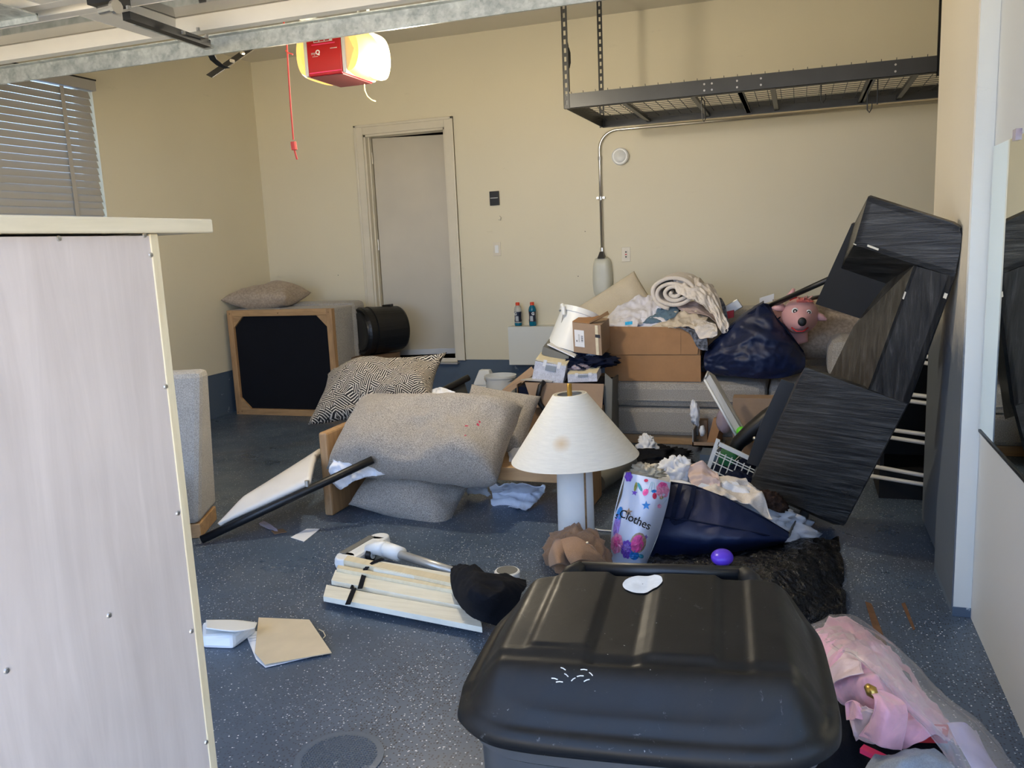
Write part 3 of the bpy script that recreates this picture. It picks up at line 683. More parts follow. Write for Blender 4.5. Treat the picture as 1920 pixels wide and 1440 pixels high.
def chf(u, v):
    hgt = ct.z-cb.z; z = cb.z+hgt*v; w = .068+.014*math.sin(math.pi*min(1, v*1.0)**.9); w *= (1-(abs(2*v-1))**9*.25)
    a = math.pi*u; c = math.copysign(abs(math.cos(a))**.55, math.cos(a)); s_ = abs(math.sin(a))**.6
    k = (1-abs(2*v-1)**8)**.5
    return V((px-w*c*(.75+.25*k), YB-.005-.085*s_*max(.2, k), z))
bb = B().grid(chf, 25, 30); bb.obj('cover', 'ivorygrey', ch, smooth=True, solid=.003)
tp = B(); tp.hexa([V((px-.012, YB-.06, ct.z+.045)), V((px+.012, YB-.06, ct.z+.045)), V((px+.012, YB-.02, ct.z+.045)), V((px-.012, YB-.02, ct.z+.045)),
                   V((px-.03, YB-.08, ct.z-.01)), V((px+.03, YB-.08, ct.z-.01)), V((px+.03, YB-.01, ct.z-.01)), V((px-.03, YB-.01, ct.z-.01))]).obj('cable_gland', 'black', ch)
B().tube([(px+.012, YB-.05, cb.z+.01), (px+.012, YB-.05, cb.z-.06), (px+.0, YB-.055, cb.z-.3)], .012, 8).obj('cable', 'black', ch)
sc_ = A(1162, 293, YB-.05)
sa = thing('round_alarm', 'round white alarm disc on the back wall beside the conduit', 'alarm', (sc_.x, YB, sc_.z))
B().lathe([(.066, 0), (.070, .02), (.068, .045), (.060, .052)], (sc_.x, YB, sc_.z), (0, -1, 0), 32).obj('case', 'white', sa, smooth=False)
B().lathe([(.050, .052), (.048, .056), (.0, .058)], (sc_.x, YB, sc_.z), (0, -1, 0), 32).obj('face_disc', 'white', sa, smooth=True)
def plate(x, y, name, label, cat, kind):
    c = A(x, y, YB); t = thing(name, label, cat, (c.x, YB, c.z-.06))
    B().box(c.x-.036, c.x+.036, YB-.006, YB, c.z-.06, c.z+.06).obj('cover_plate', 'ivory', t, bevel=.002)
    if kind == 's': B().box(c.x-.017, c.x+.017, YB-.011, YB-.006, c.z-.034, c.z+.034).obj('rocker', 'white', t, bevel=.002)
    else:
        for dz in (.02, -.02): B().box(c.x-.016, c.x+.016, YB-.008, YB-.006, c.z+dz-.015, c.z+dz+.015).obj('socket', 'ivory', t); B().box(c.x-.006, c.x+.006, YB-.0095, YB-.008, c.z+dz-.006, c.z+dz+.006).obj('slot', 'ink', t)
        B().box(c.x-.008, c.x+.008, YB-.0095, YB-.006, c.z-.004, c.z+.004).obj('button', 'redpaint', t)
plate(932, 467, 'light_switch', 'ivory rocker light switch right of the door', 'switch', 's')
plate(1174, 477, 'wall_outlet', 'ivory wall outlet right of the wall charger', 'outlet', 'o')
c = A(928, 372, YB); t = thing('wall_keypad', 'small black control panel on the wall above the light switch', 'keypad', (c.x, YB, c.z-.06))
B().box(c.x-.043, c.x+.043, YB-.02, YB, c.z-.06, c.z+.06).obj('case', 'black', t, bevel=.003)
B().box(c.x-.034, c.x+.034, YB-.023, YB-.02, c.z+.0, c.z+.006).obj('seam', 'greyplastic', t); B().box(c.x-.034, c.x+.034, YB-.022, YB-.02, c.z-.05, c.z-.012).obj('push_bar', 'blackmetal', t)
h = thing('wall_screw', 'small steel cup hook in the wall under the keypad', 'hook', A(937, 412, YB)); B().tube([A(937, 405, YB), A(939, 408, YB-.02), A(938, 413, YB-.02), A(935, 412, YB-.015)], .003, 6).obj('wire', 'steel', h)
# mirror on the near right wall
mz0 = XX(1840, 809, XR).z; mz1 = XX(1870, 273.5, XR).z; my1 = (XX(1840, 809, XR).y+XX(1870, 273.5, XR).y)/2
mi = thing('wall_mirror', 'large frameless mirror fixed to the near right wall', 'mirror', (XR, (1+my1)/2, mz0))
B().box(XR-.008, XR-.002, .5, my1, mz0+.01, mz1).obj('glass', 'mirror', mi)
B().box(XR-.012, XR, .5, my1, mz0+.002, mz0+.011).obj('bottom_channel', 'blackmetal', mi)
q = XX(1913, 255, XR); B().box(XR-.016, XR, q.y-.02, q.y+.02, mz1-.012, mz1+.02).obj('clip', 'cleartub', mi)
# floor marks
for pl, lb in (([(1622, 1128), (1634, 1132), (1668, 1222), (1650, 1222)], 'long rust streak on the floor behind the bin'), ([(1690, 1132), (1697, 1130), (1716, 1180), (1712, 1182)], 'short rust streak on the floor nearest the pier')):
    tag(B().ext([F(x, y, .0005) for x, y in pl], (0, 0, .0012)).obj('rust_mark', 'rust'), lb, 'rust mark')
dc = F(636, 1422); dn = thing('floor_drain', 'round grey floor access cover near the dresser', 'cover', (dc.x, dc.y, 0))
B().lathe([(.125, 0), (.125, .004), (.110, .005)], dc, n=48).obj('cover_rim', 'stem', dn)
g = B()
for k in range(-11, 12):
    x = k*.009; l = math.sqrt(max(0, .105**2-x*x))
    if l > .01: g.para(dc+V((x-.0015, -l, .005)), (.003, 0, 0), (0, 2*l, 0), (0, 0, .0015)); g.para(dc+V((-l, x-.0015, .005)), (2*l, 0, 0), (0, .003, 0), (0, 0, .0015))
g.obj('tread_pattern', 'stem', dn, kind='stuff')
# ================================================================== LARGE THINGS
# ---- tall pale dresser seen from its back, beside the camera
DX = -1.0; dtop = XX(200, 427, DX).z; yE = XX(296, 437, DX).y; yS = XX(390, 427, DX).y
ds = thing('dresser', 'tall pale wooden dresser with plywood back, standing in the left foreground', 'dresser', (DX-.25, .75, 0))
zs0 = XX(385, 436.5, DX+.012).z; zs1 = zs0+.024
B().box(DX-.52, DX+.012, .12, yS, zs0, zs1).obj('top_slab', 'pine', ds, bevel=.003)
B().box(DX-.012, DX-.002, .14, yE-.018, .02, zs0-.004).obj('back_panel', 'ply', ds)
B().box(DX-.045, DX, yE-.018, yE, 0, zs0-.001).obj('back_edge_post', 'pinez', ds, bevel=.0015)
B().box(DX-.48, DX-.045, yE-.03, yE-.006, .02, zs0-.002).obj('side_panel', 'pinez', ds)
B().box(DX-.48, DX-.012, .14, .16, .02, zs0-.002).obj('side_panel', 'pinez', ds)
B().box(DX-.49, DX-.47, .14, yE-.03, .02, zs0-.002).obj('front_panel', 'pine', ds)
for (x, y) in ((112, 447), (284, 478), (272, 441), (312, 725), (340, 960), (206, 1154), (14, 1258), (366, 1180), (388, 1392)):
    q = XX(x, y, DX)
    if q.y > yE-.02: q.y = yE-.026
    B().lathe([(.0045, 0), (.0035, .0025), (.0, .003)], (DX-.002, q.y, q.z), (1, 0, 0), n=10, capt=False).obj('screw', 'steel', ds)
# ---- armchair behind the dresser
c0 = F(377, 1010); e1 = (F(413, 966)-c0); e1.z = 0; e1n = e1.normalized(); e2 = V((-e1n.y, e1n.x, 0)); 
if e2.x > 0: e2 = -e2
ac = thing('armchair', 'light grey upholstered armchair half hidden behind the dresser', 'armchair', c0+e2*.4+e1n*.3)
Lc = .72; topz = .86
bh = B(); c0b = c0+V((0, 0, .08))
shr = e1n*.0
bh.hexa([c0b, c0b+e1n*Lc*.5, c0b+e1n*Lc*.5+e2*.15, c0b+e2*.15, c0+V((0, 0, topz))+e1n*.06+e2*.03, c0+V((0, 0, topz))+e1n*.17+e2*.03, c0+V((0, 0, topz))+e1n*.17+e2*.14, c0+V((0, 0, topz))+e1n*.06+e2*.14])
TQ = A(377, 697, c0.y+.02)
bh = B(); P0 = c0+V((0, 0, .075)); tz = V((0, 0, A(383, 696, c0.y).z-.075))
bh.hexa([P0+e2*.0, P0+e1n*.34, P0+e1n*.34+e2*.85, P0+e2*.85, TQ, TQ+e1n*.14, TQ+e1n*.14+e2*.82, TQ+e2*.82])
bh.obj('backrest', 'lightsofa', ac, bevel=.03)
B().para(P0+e2*.10-e1n*.42, e1n*.44, e2*.62, V((0, 0, .30))).obj('seat', 'heather', ac, bevel=.04)
B().para(c0+e1n*.01, e1n*.30, e2*.84, V((0, 0, .075))).obj('wooden_base', 'oakx', ac, bevel=.004)
# ---- ottoman / tipped chair with black dust cover
OYY = 6.14
o1, o2, o3, o4 = A(442, 774, OYY), A(636, 783, OYY), A(622, 578, OYY), A(421, 583, OYY)
ox0, ox1 = -4.78, (o2.x+o3.x)/2; ozt = (o3.z+o4.z)/2
ot = thing('tipped_armchair', 'grey armchair tipped over, black dust cover and oak frame facing out', 'armchair', ((ox0+ox1)/2, OYY+.4, 0))
fr = .055
for (x0, x1, z0, z1, nm) in ((ox0, ox0+fr, 0.0, ozt, 'oak'), (ox1-fr, ox1, 0, ozt, 'oak'), (ox0+fr, ox1-fr, 0, fr, 'oakx'), (ox0+fr, ox1-fr, ozt-fr, ozt, 'oakx')):
    B().box(x0, x1, OYY, OYY+.05, z0, z1).obj('frame_rail', nm, ot, bevel=.003)
B().box(ox0+fr, ox1-fr, OYY+.03, OYY+.036, fr, ozt-fr).obj('dust_cover', 'blackcloth', ot)
k = .10
for (x, z, sx, sz) in ((ox0+fr, fr, 1, 1), (ox1-fr, fr, -1, 1), (ox0+fr, ozt-fr, 1, -1), (ox1-fr, ozt-fr, -1, -1)):
    B().ext([V((x, OYY+.008, z)), V((x+sx*k, OYY+.008, z)), V((x, OYY+.008, z+sz*k))], (0, .02, 0)).obj('corner_block', 'oakx', ot)
for (x, z) in ((ox0+.02, .02), (ox0+.06, .03), (ox1-.03, ozt-.03), (ox0+.03, ozt-.03), ((ox0+ox1)/2, ozt-.03)): B().lathe([(.006, 0), (.006, .003)], (x, OYY-.001, z), (0, -1, 0), n=8).obj('screw', 'darkoak', ot)
B().box(ox0+.0, ox1-.006, OYY+.05, OYY+.36, 0.002, ozt+.002).obj('seat_box', 'lightsofa', ot, bevel=.015)
B().box(ox0+.02, ox1+.0, OYY+.36, OYY+.60, 0.0, ozt+.03).obj('cushion_block', 'lightsofa', ot, bevel=.045)
pc = A(500, 556, 6.42)
o = weld(pillow((pc.x, 6.42, ozt+.10), (1, .05, 0), (0, 1, 0), (0, -.04, 1), .66, .44, .205, seed=2, rough=.02, pw=3).obj('throw_cushion', 'taupe', smooth=True))
tag(o, 'brown taupe cushion lying on top of the tipped armchair', 'cushion')
# ---- black barrel by the door
bc = A(686, 621, 6.45); r_ = .215
axb = V((.45, .62, .0)).normalized()
bn = thing('trash_barrel', 'black plastic bin lying on its side by the door', 'bin', (bc.x, bc.y, 0.0))
bz = r_+.01
b0 = V((bc.x-.04, 6.60, A(700, 620, 6.6).z))
sup = b0.z-r_
prof = [(r_*.80, .02), (r_*.93, .0), (r_, .02), (r_, .05), (r_*.95, .055), (r_*.95, .085), (r_*1.0, .09), (r_*.97, .16), (r_*.93, .38), (r_*.88, .40)]
B().lathe(prof, b0-axb*.10, axb, 40).obj('body', 'black', bn, smooth=False)
B().lathe([(r_*.55, .006), (r_*.60, .0), (r_*.78, .0), (r_*.82, .02)], b0-axb*.10, axb, 40, capt=False).obj('base_ring', 'blackmetal', bn)
B().para(b0+axb*.15+V((.0, -.03, r_*.93)), axb*.08, (0, .06, 0), (0, 0, .02)).obj('handle', 'black', bn)
smoothall(bn.children[0], 30)
# the bin lies on a low carton that keeps it at that height
cb_ = B().box(b0.x-.16, b0.x+.18, 6.42, 6.80, 0, max(.05, sup-.002)).obj('carton', 'cardd'); tag(cb_, 'low brown carton under the black bin, behind the cushions', 'box')
# ---- coffee table on its slab legs
lg = A(618, 966, 3.74); ltx0 = F(610, 965).x; tz1 = A(618, 812, 3.74).z; tx0 = F(609, 967).x; 
tx1 = -1.02
ty0 = 3.74
tb = thing('coffee_table', 'light oak coffee table with slab legs under the grey cushions', 'table', (-1.6, 4.05, 0))
B().box(tx0, tx0+.05, ty0, ty0+.62, 0, tz1).obj('leg', 'oak', tb, bevel=.012)
B().box(tx1-.05, tx1, ty0+.25, ty0+.62, 0, tz1-.16).obj('leg', 'oak', tb, bevel=.012)
ra, rbb = A(880, 893, 3.9), A(1046, 897, 3.9)
rz = A(1000, 884, 3.86).z
B().box(tx0+.05, tx1, 3.86, 3.885, rz-.055, rz+.015).obj('front_rail', 'oakx', tb, bevel=.003)
B().box(tx0+.05, tx1, 4.28, 4.305, rz-.055, rz+.015).obj('back_rail', 'oakx', tb, bevel=.003)
B().box(tx0+.05, tx1, 3.885, 4.28, rz-.004, rz+.014).obj('shelf_board', 'oakx', tb)
# ---- padded white board with black rails leaning on the table
s0 = F(378, 1012, .025); q1 = A(690, 866, 3.66); dvr = (q1-s0)
ib = thing('padded_board', 'white padded board with long black rails sloping up from the floor onto the table', 'board', s0)
rail1 = [s0, s0+dvr*.5, s0+dvr*1.03]; B().tube(rail1, .021, 12).obj('rail', 'black', ib, smooth=True)
E2 = A(878, 708, 4.95); dn_ = dvr.normalized()
g0 = A(608, 846, 4.05)
dir2 = (E2-g0).normalized()
n0 = F(409, 990, .05)
def padf(u, v):
    # u across, v along from the nose
    a = n0+(s0+dvr*.06-n0)*1.0; near = (s0+dvr*(.10+.54*v))+V((0, .012, .030)); farp = n0+(g0-n0)*v
    w = (min(1, v*3.2))**.55
    mid = near*.0+farp
    p = near+(farp-near)*u*w
    return p+V((0, 0, .06*math.sin(math.pi*u)*min(1, v*4)))
pb = B().grid(padf, 14, 24); pb.obj('pad', mat('white vinyl', (.74, .70, .64, 1), .35, var=.05), ib, smooth=True, solid=.03)
B().tube([E2-dir2*.75, E2-dir2*.3, E2], .022, 12).obj('rail', 'black', ib, smooth=True)
B().plate([E2-dir2*.03+V((-.01, 0, -.01)), E2-dir2*.55+V((0, 0, -.01)), E2-dir2*.55+V((.05, -.2, -.07)), E2-dir2*.0+V((.02, -.05, -.14))], (0, .012, 0)).obj('end_plate', 'rackmetal', ib)
q = s0+dvr*.63; B().lathe([(.012, 0), (.012, .03)], q+V((0, -.0, .02)), (0, 0, 1), n=8).obj('latch', 'steel', ib)
# ---- cushions on the table
def cush(name, label, x0, y0, x1, y1, Y, m, up, **kw): pass
cc = A(790, 818, 3.95)
ccn = V((0, -.55, .8)).normalized()
o = weld(pillow(A(797, 820, 3.93), (1, -.02, -.015), (0, .8, .55), ccn, .97, .52, .33, seed=5, rough=.022, pinch=.035, pw=5).obj('back_cushion', 'heather', smooth=True))
tag(o, 'large heather grey cushion with small red stains, on top of the table', 'cushion')
def stains(o, pix, m0, col):
    t = m0.copy(); o.data.materials[0] = t; nt = t.node_tree; pb = nt.nodes['Principled BSDF']; src = pb.inputs['Base Color'].links[0].from_socket
    tc = [n for n in nt.nodes if n.type == 'TEX_COORD'][0]; nz = nt.nodes.new('ShaderNodeTexNoise'); nz.inputs['Scale'].default_value = 90
    nt.links.new(tc.outputs['Object'], nz.inputs['Vector'])
    for x, y, r in pix:
        d = ray(x, y).normalized(); c = [v.co for v in o.data.vertices]; L = []
        for v in c:
            w = v+o.location-CAM; k = w.dot(d); L.append(((w-d*k).length, k, v))
        near = [q for q in L if q[0] < .02] or L
        p = min(near, key=lambda q: q[1])[2]
        vm = nt.nodes.new('ShaderNodeVectorMath'); vm.operation = 'DISTANCE'; vm.inputs[1].default_value = p; nt.links.new(tc.outputs['Object'], vm.inputs[0])
        a = nt.nodes.new('ShaderNodeMath'); a.operation = 'MULTIPLY_ADD'; nt.links.new(nz.outputs[0], a.inputs[0]); a.inputs[1].default_value = r*2.4; nt.links.new(vm.outputs['Value'], a.inputs[2])
        l = nt.nodes.new('ShaderNodeMath'); l.operation = 'LESS_THAN'; nt.links.new(a.outputs[0], l.inputs[0]); l.inputs[1].default_value = r*1.9
        mx = nt.nodes.new('ShaderNodeMix'); mx.data_type = 'RGBA'; nt.links.new(l.outputs[0], mx.inputs[0]); nt.links.new(src, mx.inputs[6]); mx.inputs[7].default_value = col; src = mx.outputs[2]
    nt.links.new(src, pb.inputs['Base Color'])
stains(o, ((877, 793, .011), (895, 790, .010), (902, 784, .011), (873, 812, .009)), M['heather'], (.42, .03, .07, 1))
for (x, y, s) in ((878, 790, .011), (898, 792, .009), (903, 784, .007), (872, 812, .006)):
    pass
o = weld(pillow(A(930, 790, 4.30), (.95, .2, -.3), (0, .6, .8), V((.1, -.8, .6)).normalized(), .42, .40, .16, seed=15, rough=.02, pinch=.05, pw=3).obj('back_cushion', 'heather', smooth=True))
tag(o, 'grey cushion corner poking out right behind the stained cushion', 'cushion')
o = weld(pillow(A(771, 922, 3.92), (1, .0, -.28), (0, .8, .5), V((.1, -.62, .72)).normalized(), .60, .36, .20, seed=8, rough=.02, pinch=.06, pw=3).obj('back_cushion', 'heather', smooth=True))
tag(o, 'heather grey cushion hanging below the larger one to the floor', 'cushion')
o = weld(pillow(A(708, 728, 4.45), (1, .1, .10), (0, .75, .5), V((-.1, -.55, .8)).normalized(), .84, .46, .34, seed=11, rough=.03, pinch=.14, pw=1.8).obj('scatter_cushion', 'pattern', smooth=True))
tag(o, 'black cushion with cream dash pattern behind the grey cushion', 'cushion'); add_uv(o, (1, .1, .10), (0, .75, .5))
# white cloth hanging off the table's left end
def cl(name, label, cat, rows, m, **kw):  # one sheet of cloth
    pr = {k: kw.pop(k) for k in list(kw) if k in ('solid',)}
    b = drape(rows, **kw); o = cloth(b, name, m, **pr); tag(o, label, cat); return o
cl('sheet', 'white frilled sheet hanging at the left end of the table', 'sheet',
   [[A(622, 862, 3.70), A(660, 868, 3.72), A(700, 868, 3.75), A(730, 878, 3.8)], [A(620, 880, 3.68), A(650, 890, 3.68), A(690, 885, 3.7), A(725, 884, 3.76)], [A(622, 908, 3.68), A(638, 918, 3.68), A(668, 900, 3.68), A(722, 888, 3.74)]], 'sheet', nu=50, nv=20, seed=3, amp=.018, freq=14, dirv=(0, -1, .2), hem=.012)
cl('sheet', 'white cloth tucked behind the patterned cushion', 'sheet',
   [[A(795, 742, 4.5), A(820, 726, 4.5), A(855, 736, 4.5)], [A(800, 752, 4.4), A(825, 742, 4.4), A(850, 748, 4.4)]], 'sheet', nu=26, nv=12, seed=6, amp=.02, freq=14, dirv=(0, -1, .4))
cl('sheet', 'white cloth lying on the table between the cushion and the lamp', 'sheet',
   [[A(950, 840, 4.2), A(985, 838, 4.2), A(1020, 842, 4.2)], [A(955, 862, 4.0), A(985, 862, 4.0), A(1030, 862, 4.0)], [A(950, 882, 3.88), A(985, 884, 3.88), A(1035, 884, 3.88)]], 'sheet', nu=26, nv=20, seed=7, amp=.012, freq=9, dirv=(0, -.4, 1))
cl('blouse', 'pale blue white garment crumpled on the floor under the table rail', 'clothing',
   [[A(916, 905, 3.98), A(960, 908, 3.98), A(1018, 912, 3.98), A(1022, 920, 3.98)], [F(922, 925, .05), F(960, 925, .05), F(1000, 925, .05), F(1020, 925, .05)], [F(922, 945, .012), F(950, 948, .012), F(985, 955, .012), F(1012, 938, .012)]], 'greycloth' if False else 'sheet', nu=44, nv=26, seed=9, amp=.02, freq=9, dirv=(0, -.5, 1), hem=.015)
cl('tissue', 'crumpled white tissue with grey prints left of the blue white garment', 'paper',
   [[F(866, 902, .10), F(890, 898, .10), F(915, 905, .10)], [F(868, 915, .05), F(890, 915, .05), F(918, 915, .05)], [F(880, 928, .01), F(895, 931, .01), F(920, 930, .01)]], 'paper', nu=26, nv=20, seed=19, amp=.03, freq=10, dirv=(0, -.5, 1), hem=.02)
# ---- floor lamp
LY = 3.50
ltop = A(1068, 736, LY); lbot = A(1081, 868, LY)
zt_, zb_ = A(1068, 738, LY).z, A(1081, 857, LY).z
lx = (A(1046, 900, LY).x+A(1110, 900, LY).x)/2; lr = (A(1110, 900, LY).x-A(1046, 900, LY).x)/2
rb_ = (A(1197, 850, LY).x-A(965, 866, LY).x)/2*1.0
sx = (A(1197, 850, LY).x+A(965, 866, LY).x)/2; tx_ = A(1068, 740, LY).x
lp = thing('floor_lamp', 'white column lamp with wide cone shade beside the grey cushions', 'lamp', (lx, LY, 0))
sax = (V((tx_, LY, zt_))-V((sx, LY, zb_))); sh = sax.length
rt_ = .075
SCORCH = (A(1053, 833, LY-.2).x-lx, A(1053, 833, LY-.2).y-LY, A(1053, 833, LY-.2).z)
M['shade'] = shademat()
B().lathe([(rb_, 0), (rt_, sh), (rt_-.004, sh), (rb_-.004, 0), (rb_, 0)], V((sx, LY, zb_)), sax, 64, False, False).obj('lamp_shade', 'shade', lp, smooth=False)
smoothall(lp.children[0], 50)
B().lathe([(rt_-.004, -.006), (rt_-.02, -.006), (rt_-.02, -.001), (rt_-.004, -.001)], V((tx_, LY, zt_)), sax, 40, False, False).obj('shade_ring', 'steel', lp)
stem = B().lathe([(lr*1.08, 0), (lr*1.05, .1), (lr, zb_+.05), (lr*.98, zb_+.09)], (lx, LY, 0), n=48); smoothall(stem.obj('stem', 'linen_stem', lp), 50)
B().tube([(tx_, LY, zb_+.05), (tx_+.0, LY, zt_+.045)], .011, 12).obj('rod', 'brass', lp, smooth=True)
a_ = -.95
pcx = lambda z: V((lx+(lr*1.04+.001)*math.sin(.82), LY-(lr*1.04+.001)*math.cos(.82), z))
B().tube([pcx(.02), pcx(.2), pcx(zb_-.01)], .005, 6).obj('cord_seam', 'darkoak', lp)
cl('charging_lead', 'thin white cord on the floor right of the lamp', 'cord', [[F(1112, 990, .006), F(1125, 993, .006), F(1150, 995, .006)], [F(1112, 991.5, .006), F(1125, 994.5, .006), F(1150, 996.5, .006)]], 'white', nu=10, nv=3, amp=0, solid=.004)
# ---- sofa
SY0 = 5.57; sxl = A(1150, 780, SY0).x; sxr = 1.25
zw = .065; zc0 = A(1240, 765, SY0).z; zc1 = A(1240, 752, SY0+.0).z; zct = A(1240, 716, SY0).z
so = thing('sofa', 'long grey sofa under the boxes and bags along the back wall', 'sofa', ((sxl+sxr)/2, SY0+.5, 0))
B().box(sxl+.02, sxr, SY0+.03, SY0+.95, 0, zw).obj('wooden_plinth', 'oakx', so, bevel=.004)
B().box(sxl, sxr, SY0, SY0+.95, zw, zc0).obj('base', 'heatherd', so, bevel=.03)
B().box(sxl, sxl+1.02, SY0-.01, SY0+.80, zc0, zct).obj('seat_cushion', 'heatherd', so, bevel=.05)
B().box(sxl+1.03, sxr-.2, SY0-.01, SY0+.80, zc0, zct).obj('seat_cushion', 'heatherd', so, bevel=.05)
B().tube([(sxl+.02, SY0-.012, zc0+.055), (sxr-.2, SY0-.012, zc0+.055)], .006, 6).obj('piping', 'heatherd', so)
zbk = A(1400, 573, 6.55).z
B().box(sxl, sxr, SY0+.80, SY0+1.05, zw, zbk).obj('backrest', 'lightsofa', so, bevel=.05)
aL = A(1545, 660, 5.75).x
ar = B().box(aL+.02, aL+.30, SY0-.01, SY0+.80, zct-.005, A(1570, 640, SY0).z+.02); ar.obj('armrest', 'heatherd', so, bevel=.08)
o = weld(pillow(A(1565, 612, 6.05), (1, 0, .05), (0, .5, .85), V((0, -.85, .5)).normalized(), .80, .46, .26, seed=21, rough=.02, pinch=.04, pw=4).obj('sofa_cushion', 'taupe', smooth=True))
tag(o, 'large brown plush cushion at the right end of the sofa', 'cushion')
# dark panel added to imitate the shadow gap at the sofa's left end
o = B().box(sxl-.06, sxl-.012, SY0+.02, SY0+.9, 0, zct-.02).obj('gap_shade_panel', 'blackmetal', bevel=.003); tag(o, 'narrow dark panel standing against the sofa\'s left end', 'panel')
# ---- black S-shaped shelving unit
b1 = A(1803, 426, 3.30); b2 = F(1582, 990, .10); b3 = A(1508, 688, 3.72)
bN = (b1-b2).cross(b3-b2).normalized()
if bN.y > 0: bN = -bN            # bN points to the camera side
def K(x, y): return PL(x, y, b2, bN)
T_ = -bN*.02
def deeper(p, x, y, L):      # point under a pixel, a board's depth L behind p
    d = ray(x, y).normalized(); w = p-CAM; bq = w.dot(d); return CAM+d*(bq+math.sqrt(max(0, bq*bq-w.length_squared+L*L)))
D_ = deeper(K(1601, 459), 1577, 503, .32)-K(1601, 459)
def K2(x, y): return PL(x, y, b2+D_, bN)
def kp2(name, pix, m): return B().ext([K2(*p) for p in pix], T_).obj(name, m, sf)
sf = thing('shelf_unit', 'black grained S-shaped shelf unit tipped against the right pier', 'shelf unit', V((b2.x, b2.y, 0)))
def kp(name, pix, m, off=V(), th=T_, **kw):
    return B().ext([K(*p)+off for p in pix], th).obj(name, m, sf, **kw)
kp('top_front_panel', [(1628, 368), (1786, 418), (1798, 426), (1803, 440), (1800, 470), (1789, 519), (1601, 459)], 'bwood')
kp('upright_panel', [(1713.5, 498), (1789, 519), (1702, 757), (1628, 729)], 'bwoodv', off=-T_*.0)
kp('lower_front_panel', [(1511, 688), (1702, 757), (1582, 985), (1406, 910), (1508, 692)], 'bwood', off=bN*.004)
# underside of the top box and its depth boards
A1, A2, A3, A4 = K(1628, 368), K(1801, 426), K(1789, 519), K(1601, 459)
dd = D_
def board(name, p, q, dep, thk, m='bwood'): return B().para(p, q-p, dep, thk).obj(name, m, sf)
upd = (A1-A4).normalized()*.02; rtd = (A2-A1).normalized()*.02
board('top_board', A1-upd, A2-upd, dd, upd); board('under_board', A4, A3, dd, upd)
board('end_board', A4, A1, dd, rtd)
board('side_board', K(1789, 519)-rtd, K(1702, 757)-rtd, dd, rtd, 'bwoodv')
B().ext([K(1713.5, 498), K(1628, 729), K2(1556, 703), K2(1600, 612), K2(1670, 520)], rtd*.6).obj('inner_side_board', 'bwoodv', sf)
E1, E2_, E3, E4 = K(1509, 689), K(1702, 757), K(1582, 985), K(1406, 910)
ue = (E1-E4).normalized()*.02
board('lower_top_board', E1-ue, E2_-ue, dd, ue); board('lower_bottom_board', E4, E3, dd, ue); board('lower_end_board', E4, E1, dd, rtd)
# back panels hanging behind the front ones
kp2('back_panel', [(1597, 419), (1700, 455), (1680, 520), (1621, 600), (1529, 570)], 'black')
bp = [(1466, 712), (1500, 722), (1400, 900), (1392, 890)]
B().ext([A(1465, 711, 4.05), A(1488, 719, 4.05), A(1500, 750, 4.05), A(1436, 880, 4.05), A(1400, 868, 4.05), A(1424, 800, 4.05)], (0, .02, 0)).obj('back_panel', 'black', sf)
def chip(x, y, w, h): B().para(K(x, y)+bN*.0, rtd.normalized()*w, upd.normalized()*h, bN*.0012).obj('chipped_edge', 'ivory', sf)
chip(1600, 458, .012, .004); chip(1626, 462, .045, .008); chip(1692, 560, .006, .03); chip(1768, 558, .012, .02)
# ---- black open rack with white tubes, seen behind the shelf unit
rkx0, rkx1 = -.02, 1.45; ry_ = 4.62
wr = thing('tube_rack', 'black cabinet with pairs of white tubes, behind the shelf unit and pier', 'rack', ((rkx0+rkx1)/2, ry_+.2, 0))
B().box(rkx0+.45, rkx1, ry_+.30, ry_+.32, 0, .80).obj('back_board', 'darkvoid', wr)
B().box(rkx0+.45, rkx1, ry_-.02, ry_+.30, 0, .16).obj('base_box', 'darkvoid', wr)
B().box(rkx0+.43, rkx0+.45, ry_-.02, ry_+.32, 0, .80).obj('side_board', 'darkvoid', wr)
B().box(rkx0+.45, rkx1, ry_-.02, ry_+.30, .80, .815).obj('top_board', 'blackmetal', wr)
for (x0, y0, x1, y1) in ((1650, 877, 1740, 893), (1632, 893, 1740, 910), (1662, 806, 1745, 816), (1655, 819, 1745, 832), (1690, 739, 1750, 745), (1682, 750, 1750, 758), (1725, 668, 1755, 671), (1728, 680, 1755, 684)):
    p, q = A(x0-14, y0-3, ry_), A(x1, y1, ry_-.12); B().tube([p, q+(q-p)*.6], .011, 8).obj('tube', 'whiterod', wr, smooth=True)
# ---- wheeled bin in the foreground
zf_, zb2 = .665, .735
LFL, LFR = F(842, 1372, zf_), F(1578, 1436, zf_-.0); LBL, LBR = F(964, 1140, .70), F(1518, 1160, .70)
bin_ = thing('wheeled_bin', 'large black wheeled refuse bin in the foreground, lid scuffed and dusty', 'bin', ((LFL.x+LBR.x)/2, (LFL.y+LBR.y)/2, 0))
def lidp(u, v):
    """u across 0..1, v 0 front..1 back"""
    U = 2*u-1; Vv = 2*v-1
    # rounded-rectangle outline
    n = 5.0
    m_ = max(abs(U), abs(Vv)); 
    if m_ > 1e-6:
        k = (abs(U/m_)**n+abs(Vv/m_)**n)**(-1/n); U, Vv = U*k, Vv*k
    uu, vv = (U+1)/2, (Vv+1)/2
    p = LFL*(1-uu)*(1-vv)+LFR*uu*(1-vv)+LBL*(1-uu)*vv+LBR*uu*vv
    return p, U, Vv, m_
def sm(a, b, x): t = max(0, min(1, (x-a)/(b-a))); return t*t*(3-2*t)
